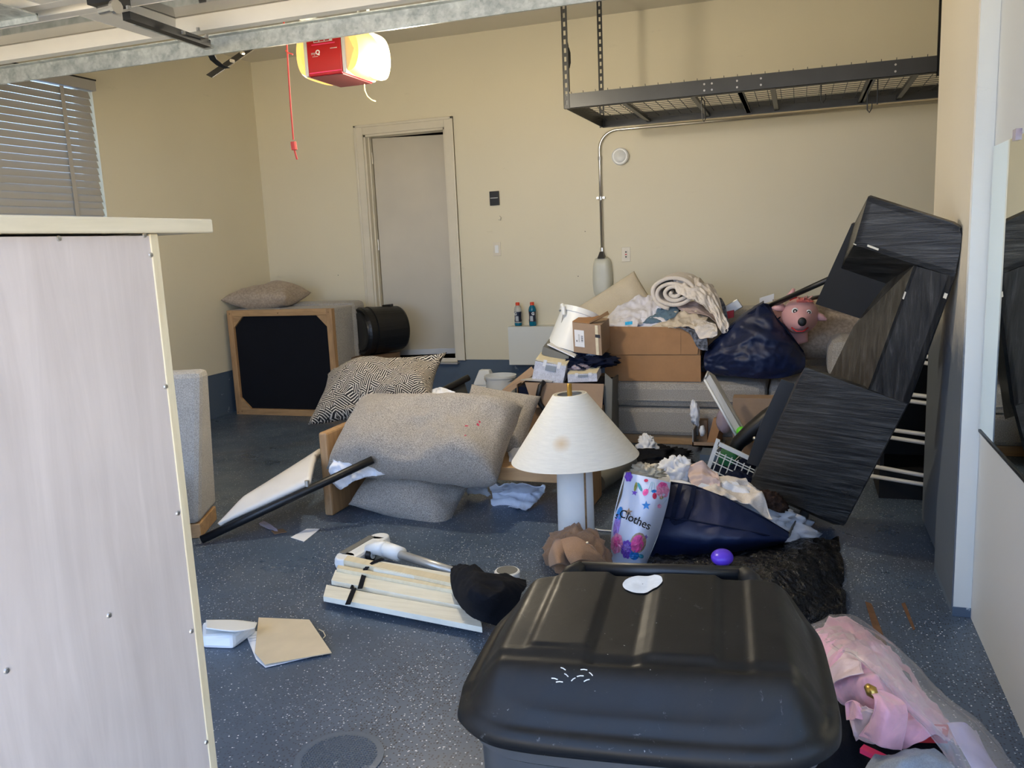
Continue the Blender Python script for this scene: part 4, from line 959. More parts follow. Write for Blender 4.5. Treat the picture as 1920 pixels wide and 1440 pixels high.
def lidz(U, Vv, m_):
    z = .0
    e_ = 1-m_
    z += .016*sm(.0, .10, e_)                    # rim roll
    z += .000*sm(.10, .30, min(1-abs(U), 1.0))*sm(.06, .20, 1-Vv if Vv > 0 else 1)
    # raised plateaus end towards the front in steps; front slope falls away
    edge = {0: -.42, 1: -.36, 2: -.52, 3: -.44, 4: -.55}
    chan = 0; f = 0
    lim = -.40+(.0 if U < -.5 else 0)
    def bump_(c, w): return sm(-w-.06, -w, U-c)*(1-sm(w, w+.06, U-c))
    r1 = bump_(-.47, .14); r2 = bump_(.22, .16); 
    front = -.46
    pl = sm(front-.10, front+.02, Vv)
    ch0 = bump_(-.14, .13); ch1 = bump_(.56, .10)
    z += .052*sm(-.97, -.60, Vv)*sm(.02, .24, 1-abs(U)); z += (.006*pl)
    z -= .005*(bump_(-.155, .105)*sm(-.62, -.55, Vv))
    z -= .005*(bump_(.50, .06)*sm(-.62, -.52, Vv))+.004*bump_(-.72, .04)*sm(-.5, -.4, Vv)
    z += .003*(r1*sm(-.44, -.38, Vv)+r2*sm(-.52, -.46, Vv))
    z -= .020*sm(-.4, -.98, Vv) if False else 0
    return z
NU, NV = 150, 110
lb = B()
vs = []
for j in range(NV):
    for i in range(NU):
        p, U, Vv, m_ = lidp(i/(NU-1), j/(NV-1)); p = p+V((0, 0, lidz(U, Vv, m_)+.012)); vs.append(p)
fs = [(j*NU+i, j*NU+i+1, (j+1)*NU+i+1, (j+1)*NU+i) for j in range(NV-1) for i in range(NU-1)]
# skirt
ring = [j for j in range(NU)]+[j*NU+NU-1 for j in range(1, NV)]+[(NV-1)*NU+i for i in range(NU-2, -1, -1)]+[j*NU for j in range(NV-2, 0, -1)]
cen = sum((vs[i] for i in ring), V())/len(ring); base_n = len(vs)
for k, (out, dz) in enumerate(((.012, -.006), (.016, -.022), (.008, -.034), (-.012, -.034))):
    for i in ring:
        d = vs[i]-cen; d.z = 0; vs.append(vs[i]+d.normalized()*out+V((0, 0, dz)))
R_ = len(ring); prev = ring
for k in range(4):
    cur = list(range(base_n+k*R_, base_n+(k+1)*R_))
    fs += [(prev[i], cur[i], cur[(i+1) % R_], prev[(i+1) % R_]) for i in range(R_)]; prev = cur
lid = lb.add(vs, fs).obj('lid', 'lid', bin_, smooth=True, label='scuffed black lid with raised ribs')
bv = []; rings = []
for k, (sc, z) in enumerate(((.955, -.03), (.955, -.06), (.93, -.065), (.90, -.30), (.80, None))):
    rr = []
    for i in ring[::2]:
        d = vs[i]-cen; q = cen+V((d.x*sc, d.y*sc, 0)); zz = vs[i].z+z if z is not None else .02; rr.append(len(bv)); bv.append(V((q.x, q.y, max(.02, zz))))
    rings.append(rr)
bf = []
for a, c in zip(rings[:-1], rings[1:]):
    bf += [(a[i], c[i], c[(i+1) % len(a)], a[(i+1) % len(a)]) for i in range(len(a))]
bf.append(tuple(rings[-1]))
smoothall(B().add(bv, bf).obj('body', 'bin', bin_), 40)
bl0, br0 = F(1086, 1063, .79), F(1392, 1072, .79)
B().tube([bl0+V((0, .02, -.012)), br0+V((0, .02, -.012))], .014, 14).obj('handle_bar', 'black', bin_, smooth=True)
for p, s_ in ((bl0, -1), (br0, 1)):
    B().tube([p+V((0, .02, -.012)), p+V((s_*.016, -.0, -.016)), p+V((s_*.028, -.03, -.03))], [.016, .018, .014], 12).obj('hinge_ear', 'lid', bin_, smooth=True)
st_ = F(1206, 1098, .812)
sp_, _, _, _ = lidp(.5, .86)
def lidpt(px, py):
    # find the lid point under a pixel by marching the height
    z = .80
    for _ in range(6):
        p = F(px, py, z); 
        best = min(range(0, NU*NV, 1), key=lambda i: (vs[i].x-p.x)**2+(vs[i].y-p.y)**2); z = vs[best].z
    return F(px, py, z)
sc0 = lidpt(1205, 1097); sn = (LBL-LFL).normalized(); sr = (LBR-LBL).normalized()
pts = []
for k in range(36):
    a = 2*math.pi*k/36; rx, ry2 = .036, .034
    j = 1-.05*max(0, noise.noise(V((math.cos(a)*2, math.sin(a)*2, 4)))*2)
    pts.append(sc0+sr*rx*math.cos(a)*j+sn*ry2*math.sin(a)*j+V((0, 0, .009)))
def stk(u, v):
    a = 2*math.pi*u; j = (1-.06*max(0, noise.noise(V((math.cos(a)*2, math.sin(a)*2, 4)))*2))*(v*.97+.03)
    p = sc0+sr*.036*math.cos(a)*j+sn*.034*math.sin(a)*j
    ds = sorted(((q.x-p.x)**2+(q.y-p.y)**2, q.z) for q in vs[:NU*NV] if abs(q.x-p.x) < .008 and abs(q.y-p.y) < .008)[:4]
    w = [1/(d+1e-7) for d, _ in ds]; p.z = sum(z*k for (_, z), k in zip(ds, w))/sum(w)+.0022
    return p
B().grid(stk, 36, 8, wrapu=True).obj('sticker', 'sticker', bin_, smooth=True, label='worn white oval sticker')
for k, (x, y) in enumerate(((1040, 1275), (1049, 1281), (1062, 1268), (1075, 1276), (1088, 1270), (1100, 1278), (1108, 1266), (1056, 1256), (1095, 1258))):
    p = lidpt(x, y)+V((0, 0, .0018)); a = random.uniform(0, 3); d = V((math.cos(a), math.sin(a), 0))*.005
    B().tube([p-d, p+V((0, 0, .0008)), p+d], .0008, 5).obj('scratch_mark', 'sticker', bin_)
for x0 in (.12, .3):
    pass
# ================================================================== SMALLER THINGS
# ---- ledge bottles
def bottle(x, y, liquid, label, top='bottlegl'):
    p = A(x, y, YB-.09); p.z = L0.z; t = thing('drink_bottle', label, 'bottle', p, 'sports drink bottles on the ledge')
    prof = [(.028, .0), (.032, .008), (.032, .05), (.029, .06), (.029, .10), (.033, .13), (.033, .14), (.027, .165), (.015, .18), (.014, .188)]
    lo_ = [q for q in prof if q[1] <= .035 or liquid == 'full'] + ([] if liquid == 'full' else [(.032, .035)])
    B().lathe(prof, p, n=24).obj('bottle_body', 'bluedrink' if liquid == 'full' else top, t, smooth=True)
    if liquid != 'full': B().lathe([(.0325, .004), (.0328, .03)], p, n=24).obj('drink', 'bluedrink', t, smooth=True)
    B().lathe([(.0325, .038), (.0325, .052), (.0297, .062), (.0297, .098), (.0335, .126)], p, n=24, capb=False, capt=False).obj('wrap_label', 'label', t, smooth=True)
    B().lathe([(.018, .180), (.018, .203), (.016, .206)], p, n=20).obj('cap', 'orange', t)
    dx = -.012 if liquid != 'full' else .016
    text_b('G', .034, p+V((dx, -.034, .108)), (1, dx*12, 0), (0, 0, 1), bold=.0012).obj('lettering', 'white', t)
    B().box(p.x-.012, p.x+.014, p.y-.0345, p.y-.031, p.z+.045, p.z+.088).obj('silver_patch', 'silver', t)
bottle(972, 608, 'low', 'nearly empty clear sports drink bottle, left one on the ledge')
bottle(999, 606, 'full', 'full blue sports drink bottle, right one on the ledge')
# ---- jug and bucket on floor at the back wall
jb_ = A(908, 700, 6.62)
def jugz(y): return A(908, y, 6.62).z
jg = thing('jug', 'white plastic jug with red label at the back wall', 'jug', (jb_.x, 6.62, 0))
jw = .09; jt = A(908, 693, 6.62).z
B().hexa([V((jb_.x-jw, 6.56, 0)), V((jb_.x+jw, 6.56, 0)), V((jb_.x+jw, 6.70, 0)), V((jb_.x-jw, 6.70, 0)), V((jb_.x-jw, 6.56, jt-.13)), V((jb_.x+jw, 6.56, jt-.13)), V((jb_.x+jw, 6.70, jt-.13)), V((jb_.x-jw, 6.70, jt-.13))]).obj('body', 'white', jg, bevel=.015)
B().hexa([V((jb_.x-jw, 6.56, jt-.13)), V((jb_.x+jw, 6.56, jt-.13)), V((jb_.x+jw, 6.70, jt-.13)), V((jb_.x-jw, 6.70, jt-.13)), V((jb_.x-.04, 6.60, jt)), V((jb_.x+.05, 6.60, jt)), V((jb_.x+.05, 6.66, jt)), V((jb_.x-.04, 6.66, jt))]).obj('shoulder', 'white', jg, bevel=.008)
B().box(jb_.x+.02, jb_.x+.075, 6.556, 6.56, jt-.26, jt-.17).obj('label', 'paper', jg); B().box(jb_.x+.022, jb_.x+.07, 6.553, 6.556, jt-.205, jt-.185).obj('label_band', 'redpaint', jg)
bk = A(938, 703, 6.5); bkx, bkz = bk.x+.0, bk.z
bkt = thing('bucket', 'open white bucket beside the jug at the back wall', 'bucket', (bkx, 6.5, 0))
bb = B().lathe([(.105, 0), (.128, bkz-.02), (.136, bkz-.018), (.136, bkz), (.122, bkz), (.10, .02)], (bkx, 6.5, 0), n=40, capb=True, capt=True); bb.obj('pail', 'white', bkt); smoothall(bkt.children[0], 35)
hp = [V((bkx+.138*math.cos(a), 6.5-.14*abs(math.sin(a))*.8, bkz-.01-.05*math.sin(a))) for a in [math.pi*k/12 for k in range(13)]]
B().tube(hp, .003, 6).obj('wire_handle', 'steel', bkt)
# ---- big open carton left of the sofa ("LARGE")
CY = 5.15
k1, k2 = A(968, 716, CY), A(1133, 716, CY); kz1 = (k1.z+k2.z)/2; kz0 = .0; kx0, kx1 = A(972, 800, CY).x, k2.x
ca = thing('moving_box', 'large open moving carton full of papers, left of the sofa', 'box', ((kx0+kx1)/2, CY+.25, 0))
wz = A(1050, 766, CY).z
B().box(kx0, kx1, CY, CY+.006, 0, wz+.03).obj('front_side', 'cardd', ca)
B().box(kx0, kx0+.006, CY, CY+.5, 0, kz1-.02).obj('left_side', 'cardd', ca); B().box(kx1-.006, kx1, CY, CY+.5, 0, kz1-.02).obj('right_side', 'greyboard', ca)
B().box(kx0, kx1, CY+.494, CY+.5, 0, kz1-.02).obj('back_side', 'cardd', ca); B().box(kx0, kx1, CY, CY+.5, 0, .006).obj('bottom', 'cardd', ca)
f0, f1 = A(984, 717, CY-.02), A(1132, 720, CY-.02); g0_, g1_ = A(1000, 764, CY-.05), A(1129, 766, CY-.05)
B().plate([f0, f1, g1_, g0_], (0, .006, 0)).obj('front_flap', 'cardl', ca)
B().plate([A(996, 690, 5.35), A(1003, 700, 5.3), A(944, 745, CY), A(936, 738, CY)], (0, .006, .01)).obj('left_flap', 'cardl', ca)
B().plate([A(1134, 700, CY), A(1148, 712, CY-.02), A(1146, 800, CY-.02), A(1134, 790, CY)], (.003, .004, 0)).obj('right_flap', 'greyboard', ca)
B().box(kx0+.01, kx1-.01, CY+.01, CY+.49, .02, kz1-.04).obj('packed_contents', 'navycloth', ca)
la, lb2 = A(974, 768, CY-.001), A(985, 816, CY-.001)
B().box(la.x, lb2.x, CY-.003, CY, lb2.z, la.z).obj('red_label', 'redpaint', ca)
text_b('LARGE', (la.z-lb2.z)*.30, V(((la.x+lb2.x)/2, CY-.004, (la.z+lb2.z)/2)), (0, 0, -1), (1, 0, 0), bold=.0012).obj('lettering', 'cardl', ca)
o = B().tube([A(1020, 716, CY-.03), A(1013, 724, CY-.06), A(1009, 740, CY-.07), A(1012, 756, CY-.06), A(1022, 770, CY-.06), A(1040, 782, CY-.05)], .017, 10).obj('black_hose', 'black', smooth=True); tag(o, 'black curved hose hanging over the front of the moving carton', 'hose')
# contents: printed cartons, binder, papers, navy cloth
def tiltbox(name, label, cat, m, tl_, tr_, bl_, dep, Y, **kw):
    a, b_, c_ = A(*tl_, Y), A(*tr_, Y), A(*bl_, Y)
    return a, b_, c_
def printed(label, tl_, tr_, bl_, Y, win_=True):
    a, b_, c_ = A(*tl_, Y), A(*tr_, Y), A(*bl_, Y); t = thing('printed_carton', label, 'box', c_, 'white printed cartons in the moving carton')
    B().para(c_, b_-a, V((0, .12, .03)), a-c_).obj('carton_body', 'print', t)
    ex, ez = b_-a, a-c_
    B().para(a-ez*.02, ex, V((0, .13, .03)), ez*.10).obj('wood_lid', 'pine', t)
    for f in (.26, .72): B().para(a+ex*f-ez*.22+V((0, -.003, 0)), ex*.11, V((0, .003, 0)), ez*.34).obj('white_tab', 'paper', t)
    B().para(a+ex*.36-ez*.40+V((0, -.004, 0)), ex*.34, V((0, .004, 0)), ez*.28).obj('window_patch', 'greycloth', t)
printed('tilted white printed carton with wooden edge, left one in the moving carton', (1004, 676), (1062, 686), (997, 712), CY+.03)
printed('smaller white printed carton with wooden edge beside the big brown carton', (1064, 702), (1119, 700), (1065, 717), CY+.03)
o = B().para(A(1015, 664, CY+.10), A(1064, 682, CY+.10)-A(1015, 664, CY+.10), (0, .22, .05), A(1018, 650, CY+.10)-A(1015, 664, CY+.10)).obj('binder', 'greyboard', bevel=.003); tag(o, 'grey lever arch binder lying behind the tilted printed carton', 'binder')
o = B().ext([A(1026, 647, CY+.1), A(1046, 641, CY+.32), A(1092, 660, CY+.32), A(1077, 671, CY+.08)], (0, 0, .008)).obj('paper_stack', 'paper'); tag(o, 'stack of white papers sliding off the grey binder', 'paper')
o = B().ext([A(976, 713, CY-.01), A(1010, 706, CY+.1), A(1040, 712, CY+.1), A(1035, 717, CY-.01)], (0, 0, .004)).obj('folder', 'silver'); tag(o, 'grey folder edge under the tilted printed carton', 'folder')
def heap(name, label, cat, c, ax, ay, az, m, seed, amp=.12, freq=2.2, group=None, **kw):
    o = blob(c, ax, ay, az, seed, amp, freq, **kw).obj(name, m, smooth=True); tag(o, label, cat, group); return o
heap('navy_garment', 'dark navy garment bunched behind the printed cartons', 'clothing', A(1095, 686, CY+.22), (.19, 0, 0), (0, .14, 0), (0, 0, .07), 'navycloth', 31, .3, 3)
heap('bubble_wrap', 'crumpled grey plastic wrap behind the small printed carton', 'plastic wrap', A(1085, 692, CY+.12), (.08, 0, 0), (0, .05, 0), (0, 0, .03), 'cleartub', 32, .25, 3, nu=40, nv=20)
heap('blue_garment', 'pale blue cloth scrap between binder and cardboard box', 'clothing', A(1108, 672, CY+.18), (.04, 0, 0), (0, .03, 0), (0, 0, .03), 'greycloth', 33, .25, 3, nu=40, nv=20)
# white upside-down lamp shade / pail
pt, pb_ = A(1088, 584, 5.55), A(1064, 662, 5.45)
axp = (pt-pb_).normalized()
pl_ = thing('white_pail', 'white plastic pail standing tilted behind the labelled box', 'pail', pb_)
Lp = (pt-pb_).length
B().lathe([(.165, 0), (.150, Lp*.15), (.130, Lp*.88), (.142, Lp*.88), (.142, Lp), (.13, Lp), (.12, Lp*.9)], pb_, axp, 40).obj('pail_body', 'white', pl_); smoothall(pl_.children[0], 35)
B().tube([A(1054, 572, 5.42), A(1056, 576, 5.40), A(1057, 590, 5.40)], .015, 8).obj('handle_lug', 'white', pl_)
B().tube([A(1056, 588, 5.40), A(1050, 620, 5.40), A(1045, 640, 5.40), A(1047, 645, 5.40)], .003, 6).obj('wire_handle', 'steel', pl_)
# labelled small cardboard box
SBY = 5.28
q1_, q2_, q3_ = A(1073, 604, SBY), A(1126, 610, SBY), A(1076, 660, SBY)
sb = thing('labelled_box', 'small brown cardboard box with white shipping label', 'box', q3_)
ex, ez = q2_-q1_, q1_-q3_; dp = V((0, .26, .02))
B().para(q3_, ex, dp, ez).obj('box_body', 'cardl', sb)
B().plate([q1_+V((0, 0, .002)), q1_+ex*.62+V((0, 0, .002)), q1_+ex*.75+dp*.9+V((0, 0, .012)), q1_+dp*.9+ex*.1+V((0, 0, .012))], (0, 0, .004)).obj('top_flap', 'card', sb)
B().plate([q1_+ex*.55+V((0, .02, .002)), q1_+ex*.60+V((0, .0, .004)), A(1142, 590, SBY+.1), A(1139, 584, SBY+.18)], (0, .004, .004)).obj('raised_flap', 'cardd', sb)
B().para(q3_+ex*.06+ez*.20-V((0, .003, 0)), ex*.34, V((0, .003, 0)), ez*.56).obj('shipping_label', 'paper', sb)
for k in range(6): B().para(q3_+ex*(.29+.0)+ez*(.38+k*.035)-V((0, .0045, 0)), ex*.07, V((0, .002, 0)), ez*(.012+.008*(k % 2))).obj('barcode_line', 'ink', sb)
for k in range(2): B().para(q3_+ex*(.20+.03*k)+ez*.36-V((0, .0045, 0)), ex*.006, V((0, .002, 0)), ez*.26).obj('print_line', 'ink', sb)
B().para(q3_+ex*.12+ez*.36-V((0, .0045, 0)), ex*.03, V((0, .002, 0)), ez*.06).obj('print_mark', 'ink', sb)
B().para(q3_+ex*.80-V((0, .003, 0)), ex*.10, V((0, .003, 0)), ez*.98).obj('packing_tape', 'pine', sb)
B().para(q3_+ex*.80+ez*.58-V((0, .006, 0)), ex*.16, V((0, .006, 0)), ez*.10).obj('black_clip', 'ink', sb)
# ---- big brown box with clothes
BY = SY0+.02
bx0, bx1 = A(1134, 690, BY).x, A(1314, 690, BY).x; bz0 = zct; bz1 = A(1134, 615, BY).z
bzs = A(1220, 666, BY).z
bb_ = thing('clothes_box', 'big scuffed brown cardboard box heaped with clothes on the sofa', 'box', ((bx0+bx1)/2, BY+.25, bz0))
B().box(bx0+.004, bx1-.004, BY+.006, BY+.52, bz0, bz1-.08).obj('box_body', 'card', bb_)
B().hexa([V((bx0, BY, bz0)), V((bx1, BY, bz0)), V((bx1, BY+.006, bz0)), V((bx0, BY+.006, bz0)), V((bx0, BY-.004, bzs)), V((bx1, BY-.004, bzs)), V((bx1, BY+.004, bzs)), V((bx0, BY+.004, bzs))]).obj('lower_panel', 'card', bb_)
B().ext([V((bx0-.004, BY-.010, bzs+.004)), V((bx1-.02, BY-.010, bzs+.008)), V((bx1-.004, BY-.010, bz1-.07)), V((bx1-.10, BY-.010, bz1+.0)), V((bx0-.002, BY-.010, bz1+.012))], (0, .008, 0)).obj('front_flap', 'card', bb_)
B().box(bx1-.13, bx1-.128, BY-.012, BY-.008, bzs+.01, bz1-.03).obj('fold_line', 'cardd', bb_)
# beige cushion leaning on the wall behind
o = weld(pillow(A(1150, 592, 6.15), (.8, 0, .55), (-.5, .3, .8), V((.1, -.9, .3)).normalized(), .62, .42, .12, seed=41, rough=.012, pinch=.03, pw=4).obj('beige_cushion', 'cream', smooth=True)); tag(o, 'flat beige cushion leaning behind the clothes box', 'cushion')
cb0 = A(1230, 600, BY+.25); zt0 = bz1-.06
heap('clothes_heap', 'mixed white laundry heaped at the bottom of the brown box', 'laundry', V(((bx0+bx1)/2, BY+.27, zt0-.04)), (.36, 0, 0), (0, .24, 0), (0, 0, .16), 'shirt', 42, .14, 2.4, kind='x' if False else None) if False else None
o = blob(V(((bx0+bx1)/2+.02, BY+.28, zt0-.03)), (.35, 0, 0), (0, .24, 0), (0, 0, .12), 42, .14, 2.4).obj('laundry', 'shirt', smooth=True); tag(o, 'mixed white laundry at the bottom of the heap in the brown box', 'laundry')
cl('white_shirt', 'white shirt sprawled over the left of the clothes box', 'clothing',
   [[A(1192, 556, 6.0), A(1222, 556, 6.0), A(1250, 566, 5.95)], [A(1160, 575, 5.85), A(1205, 576, 5.85), A(1250, 572, 5.85)], [A(1132, 604, 5.7), A(1175, 598, 5.70), A(1222, 592, 5.75)], [A(1140, 614, 5.60), A(1165, 615, 5.60), A(1190, 615, 5.60)]], 'shirt', nu=56, nv=50, seed=44, amp=.020, freq=5, dirv=(0, -.6, .8), fold=(1.6, 1, 1), hem=.015)
q = A(1172, 610, 5.585); B().para(q, (.05, 0, .006), (0, .004, 0), (0, 0, .022)).obj('shirt_print', 'bluedrink' if False else mat('bright blue print', (.02, .45, .8, 1), .6, var=.3, vs=60), None)
o = bpy.data.objects['shirt_print']; tag(o, 'small blue print on the hem of the white shirt', 'print')
cl('jeans', 'folded blue jeans between white shirt and beige cloth', 'clothing',
   [[A(1238, 574, 5.84), A(1262, 570, 5.84), A(1272, 578, 5.84)], [A(1226, 588, 5.76), A(1250, 588, 5.76), A(1272, 586, 5.76)], [A(1205, 606, 5.68), A(1232, 606, 5.68), A(1262, 598, 5.7)]], 'denim', nu=40, nv=34, seed=45, amp=.016, freq=8, dirv=(0, -.6, .8))
cl('dark_garment', 'black garment under the rolled cream towel', 'clothing',
   [[A(1222, 558, 5.95), A(1250, 562, 5.9), A(1280, 572, 5.9)], [A(1235, 572, 5.86), A(1262, 576, 5.86), A(1284, 586, 5.86)], [A(1200, 606, 5.72), A(1220, 606, 5.72), A(1240, 606, 5.72)]], 'blackcloth', nu=34, nv=30, seed=46, amp=.02, freq=8, dirv=(0, -.6, .8))
cl('beige_shirt', 'beige linen shirt draped over the front of the clothes box', 'clothing',
   [[A(1262, 584, 5.80), A(1300, 582, 5.80), A(1330, 592, 5.80)], [A(1235, 604, 5.68), A(1290, 600, 5.66), A(1325, 606, 5.66)], [A(1215, 615, 5.60), A(1285, 614, 5.56), A(1335, 632, 5.54)]], 'beige', nu=50, nv=40, seed=47, amp=.024, freq=7, dirv=(0, -.6, .8), fold=(1, 1, 1.4), hem=.01)
cl('pink_cloth', 'dusty pink cloth showing under the cream towel', 'clothing',
   [[A(1268, 560, 5.86), A(1295, 562, 5.86), A(1320, 572, 5.86)], [A(1272, 580, 5.80), A(1305, 578, 5.80), A(1340, 590, 5.78)], [A(1300, 590, 5.74), A(1325, 592, 5.72), A(1350, 615, 5.68)]], 'pinkbeige', nu=36, nv=30, seed=48, amp=.016, freq=7, dirv=(0, -.6, .8))
cl('plaid_garment', 'grey plaid garment hanging over the right corner of the box', 'clothing',
   [[A(1262, 614, 5.57), A(1290, 616, 5.56), A(1318, 622, 5.55)], [A(1290, 622, 5.55), A(1306, 632, 5.54), A(1326, 636, 5.53)], [A(1306, 650, 5.545), A(1316, 657, 5.54), A(1327, 656, 5.53)]], 'plaid', nu=36, nv=30, seed=49, amp=.012, freq=9, dirv=(0, -.8, .5))
cl('lace_garment', 'crumpled cream lace garment above the plaid cloth', 'clothing',
   [[A(1290, 598, 5.70), A(1315, 600, 5.66), A(1342, 608, 5.62)], [A(1300, 612, 5.58), A(1322, 614, 5.56), A(1345, 618, 5.56)], [A(1312, 634, 5.52), A(1330, 636, 5.52), A(1344, 630, 5.52)]], 'blanket', nu=40, nv=34, seed=50, amp=.022, freq=11, dirv=(0, -.8, .5), hem=.01)
# rolled cream towel: spiral roll plus hanging tail
rc_ = A(1262, 556, 5.86)
def roll(u, v):
    a = u*2*math.pi*3.3; r = .014+.118*u; r *= 1+.07*math.sin(5*a*.3+v*3)+.05*noise.noise(V((a, v*4, 0)))
    c = rc_+V((.02, 0, .03))
    x = math.cos(a+2.6)*r*1.25; z = math.sin(a+2.6)*r*.85
    n = noise.noise(V((a*.6, v*3, 1)))*.012
    return c+V((x, -.10+.36*v, z+n+.02*v))
tw = B().grid(roll, 120, 14); cloth(tw, 'rolled_towel', 'blanket', solid=.024); o = bpy.data.objects['rolled_towel']; tag(o, 'cream ribbed towel rolled up on top of the clothes heap', 'towel')
cl('towel_tail', 'loose cream towel end falling to the right of the roll', 'towel',
   [[A(1262, 522, 5.86), A(1300, 520, 5.9), A(1338, 538, 5.95)], [A(1268, 545, 5.74), A(1312, 540, 5.76), A(1348, 560, 5.80)], [A(1290, 560, 5.70), A(1330, 568, 5.68), A(1356, 590, 5.70)], [A(1326, 575, 5.66), A(1346, 598, 5.62), A(1366, 608, 5.62)], [A(1340, 590, 5.64), A(1352, 622, 5.58), A(1366, 618, 5.58)]], 'blanket', nu=60, nv=60, seed=52, amp=.026, freq=8, dirv=(0, -.7, .6), fold=(1.5, 1, .8), solid=.008)
cl('striped_garment', 'dark striped garment at the right edge of the clothes heap', 'clothing',
   [[A(1332, 548, 5.98), A(1345, 556, 5.95), A(1352, 560, 5.95)], [A(1342, 570, 5.90), A(1352, 572, 5.88), A(1360, 574, 5.88)], [A(1352, 600, 5.82), A(1358, 604, 5.80), A(1366, 606, 5.80)]], 'plaid', nu=24, nv=30, seed=53, amp=.016, freq=10, dirv=(0, -.7, .5))
o = B().para(A(1366, 592, 6.05), (.10, 0, .06), (0, .02, .0), (-.04, 0, .06)).obj('plastic_case', 'silver', bevel=.006); tag(o, 'small grey plastic case between clothes heap and navy bag', 'case')
o = B().para(A(1362, 598, 6.0), (.05, 0, .01), (0, .03, 0), (0, 0, .05)).obj('red_box', 'redpaint'); tag(o, 'tiny red packet left of the navy bag on the sofa', 'packet')
o = B().para(A(1424, 572, 6.3), (.10, 0, .03), (0, .02, 0), (0, 0, .05)).obj('paper_bundle', 'paper'); tag(o, 'pale paper bundle behind the navy bag and pole', 'paper')
# ---- navy bag on the sofa with the pink dog toy
ny = 5.62
nb = thing('laundry_bag', 'navy nylon laundry bag slumped on the sofa, pink toy inside', 'bag', A(1415, 705, ny))
rows = [[A(1324, 655, 5.62), A(1368, 615, 5.60), A(1432, 570, 5.62), A(1462, 606, 5.62), A(1508, 662, 5.66)],
        [A(1320, 675, 5.56), A(1372, 645, 5.50), A(1432, 620, 5.48), A(1475, 645, 5.52), A(1510, 675, 5.60)],
        [A(1325, 695, 5.56), A(1372, 682, 5.46), A(1432, 675, 5.42), A(1478, 682, 5.48), A(1508, 690, 5.58)],
        [A(1352, 704, 5.58), A(1385, 706, 5.50), A(1425, 710, 5.48), A(1468, 708, 5.52), A(1502, 698, 5.60)]]
b = drape(rows, 70, 50, seed=61, amp=.022, freq=5, dirv=(0, -1, .2)); cloth(b, 'bag_front', 'navy', nb, solid=.004)
rows = [[A(1324, 655, 5.62), A(1368, 615, 5.60), A(1432, 570, 5.62)], [A(1330, 655, 5.75), A(1372, 612, 5.8), A(1432, 575, 5.8)], [A(1325, 690, 5.9), A(1372, 690, 6.0), A(1432, 690, 6.0)]]
b = drape(rows, 30, 20, seed=62, amp=.01, freq=5, dirv=(0, 0, 1)); cloth(b, 'bag_back', 'navy', nb, solid=.004)
B().tube([A(1324, 655, 5.61), A(1368, 615, 5.59), A(1432, 570, 5.61), A(1440, 572, 5.62)], .008, 8).obj('rim', 'navycloth', nb, smooth=True)
B().tube([A(1432, 572, 5.61), A(1470, 612, 5.61), A(1506, 660, 5.65)], .006, 8).obj('rim', 'navycloth', nb, smooth=True)
gp = B().blobby = None
def heap2(name, m, parent, c, ax, ay, az, seed, amp=.05, freq=1.5, flat=1.2, **kw): return blob(c, ax, ay, az, seed, amp, freq, flat=flat, **kw).obj(name, m, parent, smooth=True)
heap('dark_filling', 'black clothes filling the space between box and navy bag', 'clothing', A(1345, 690, 5.8), (.22, 0, 0), (0, .18, 0), (0, 0, .12), 'blackcloth', 63, .2, 2.5)
dg = thing('dog_toy', 'pink inflatable animal toy with black nose leaning in the navy bag', 'toy', A(1485, 640, 5.8))
hc = A(1500, 592, 5.68); R3 = .125
def ell(c, ax, ay, az, n=28, m=20):
    c, ax, ay, az = map(V, (c, ax, ay, az))
    return B().grid(lambda u, v: c+ax*(math.cos(math.pi*(v-.5))*math.cos(2*math.pi*u))+ay*(math.cos(math.pi*(v-.5))*math.sin(2*math.pi*u))+az*math.sin(math.pi*(v-.5)), n, m, wrapu=True)
# body: one tapered skin from the chest through the neck to the back
def bodyf(u, v):
    p0, p1, p2, p3 = A(1490, 648, 5.80), A(1480, 610, 5.86), A(1460, 580, 5.94), A(1448, 575, 6.0)
    pts = [p0, p1, p2, p3]; x = v*3; i = min(int(x), 2); t = x-i; c = pts[i].lerp(pts[i+1], t)
    r = [.085, .115, .11, .02][i]*(1-t)+[.085, .115, .11, .02][i+1]*t
    if v < .04: r *= v/.04
    a = 2*math.pi*u; return c+V((math.cos(a)*r, math.sin(a)*r*.9, .15*r*math.cos(a)))
B().grid(bodyf, 28, 26, wrapu=True).obj('body', 'pinkrubber', dg, smooth=True)
def headf(u, v):
    a = 2*math.pi*u; ph = math.pi*(v-.5); x, y, z = math.cos(ph)*math.cos(a), math.cos(ph)*math.sin(a), math.sin(ph)
    sn_ = max(0, -y)**3*(1 if z < .4 else .4)
    return hc+V((x*.115*(1-.15*sn_)+.012*sn_, y*(.10+.075*sn_), z*.115-.030*sn_))
B().grid(headf, 36, 26, wrapu=True).obj('head', 'pinkrubber', dg, smooth=True)
ell(hc+V((.013, -.173, -.022)), (.026, 0, 0), (0, .012, 0), (0, 0, .028)).obj('nose', 'ink', dg, smooth=True)
for dx, dz, s_ in ((-.030, .040, .018), (.052, .030, .015)):
    e0 = hc+V((dx, -.098, dz))
    ell(e0, (s_*1.15, 0, 0), (0, .014, 0), (0, 0, s_*1.15)).obj('eye', 'paper', dg, smooth=True); ell(e0+V((0, -.007, 0)), (s_*.8, 0, 0), (0, .010, 0), (0, 0, s_*.8)).obj('pupil', 'ink', dg, smooth=True)
    ell(e0+V((0, -.016, 0)), (s_*.28, 0, 0), (0, .003, 0), (0, 0, s_*.28)).obj('eye_glint', 'paper', dg, smooth=True)
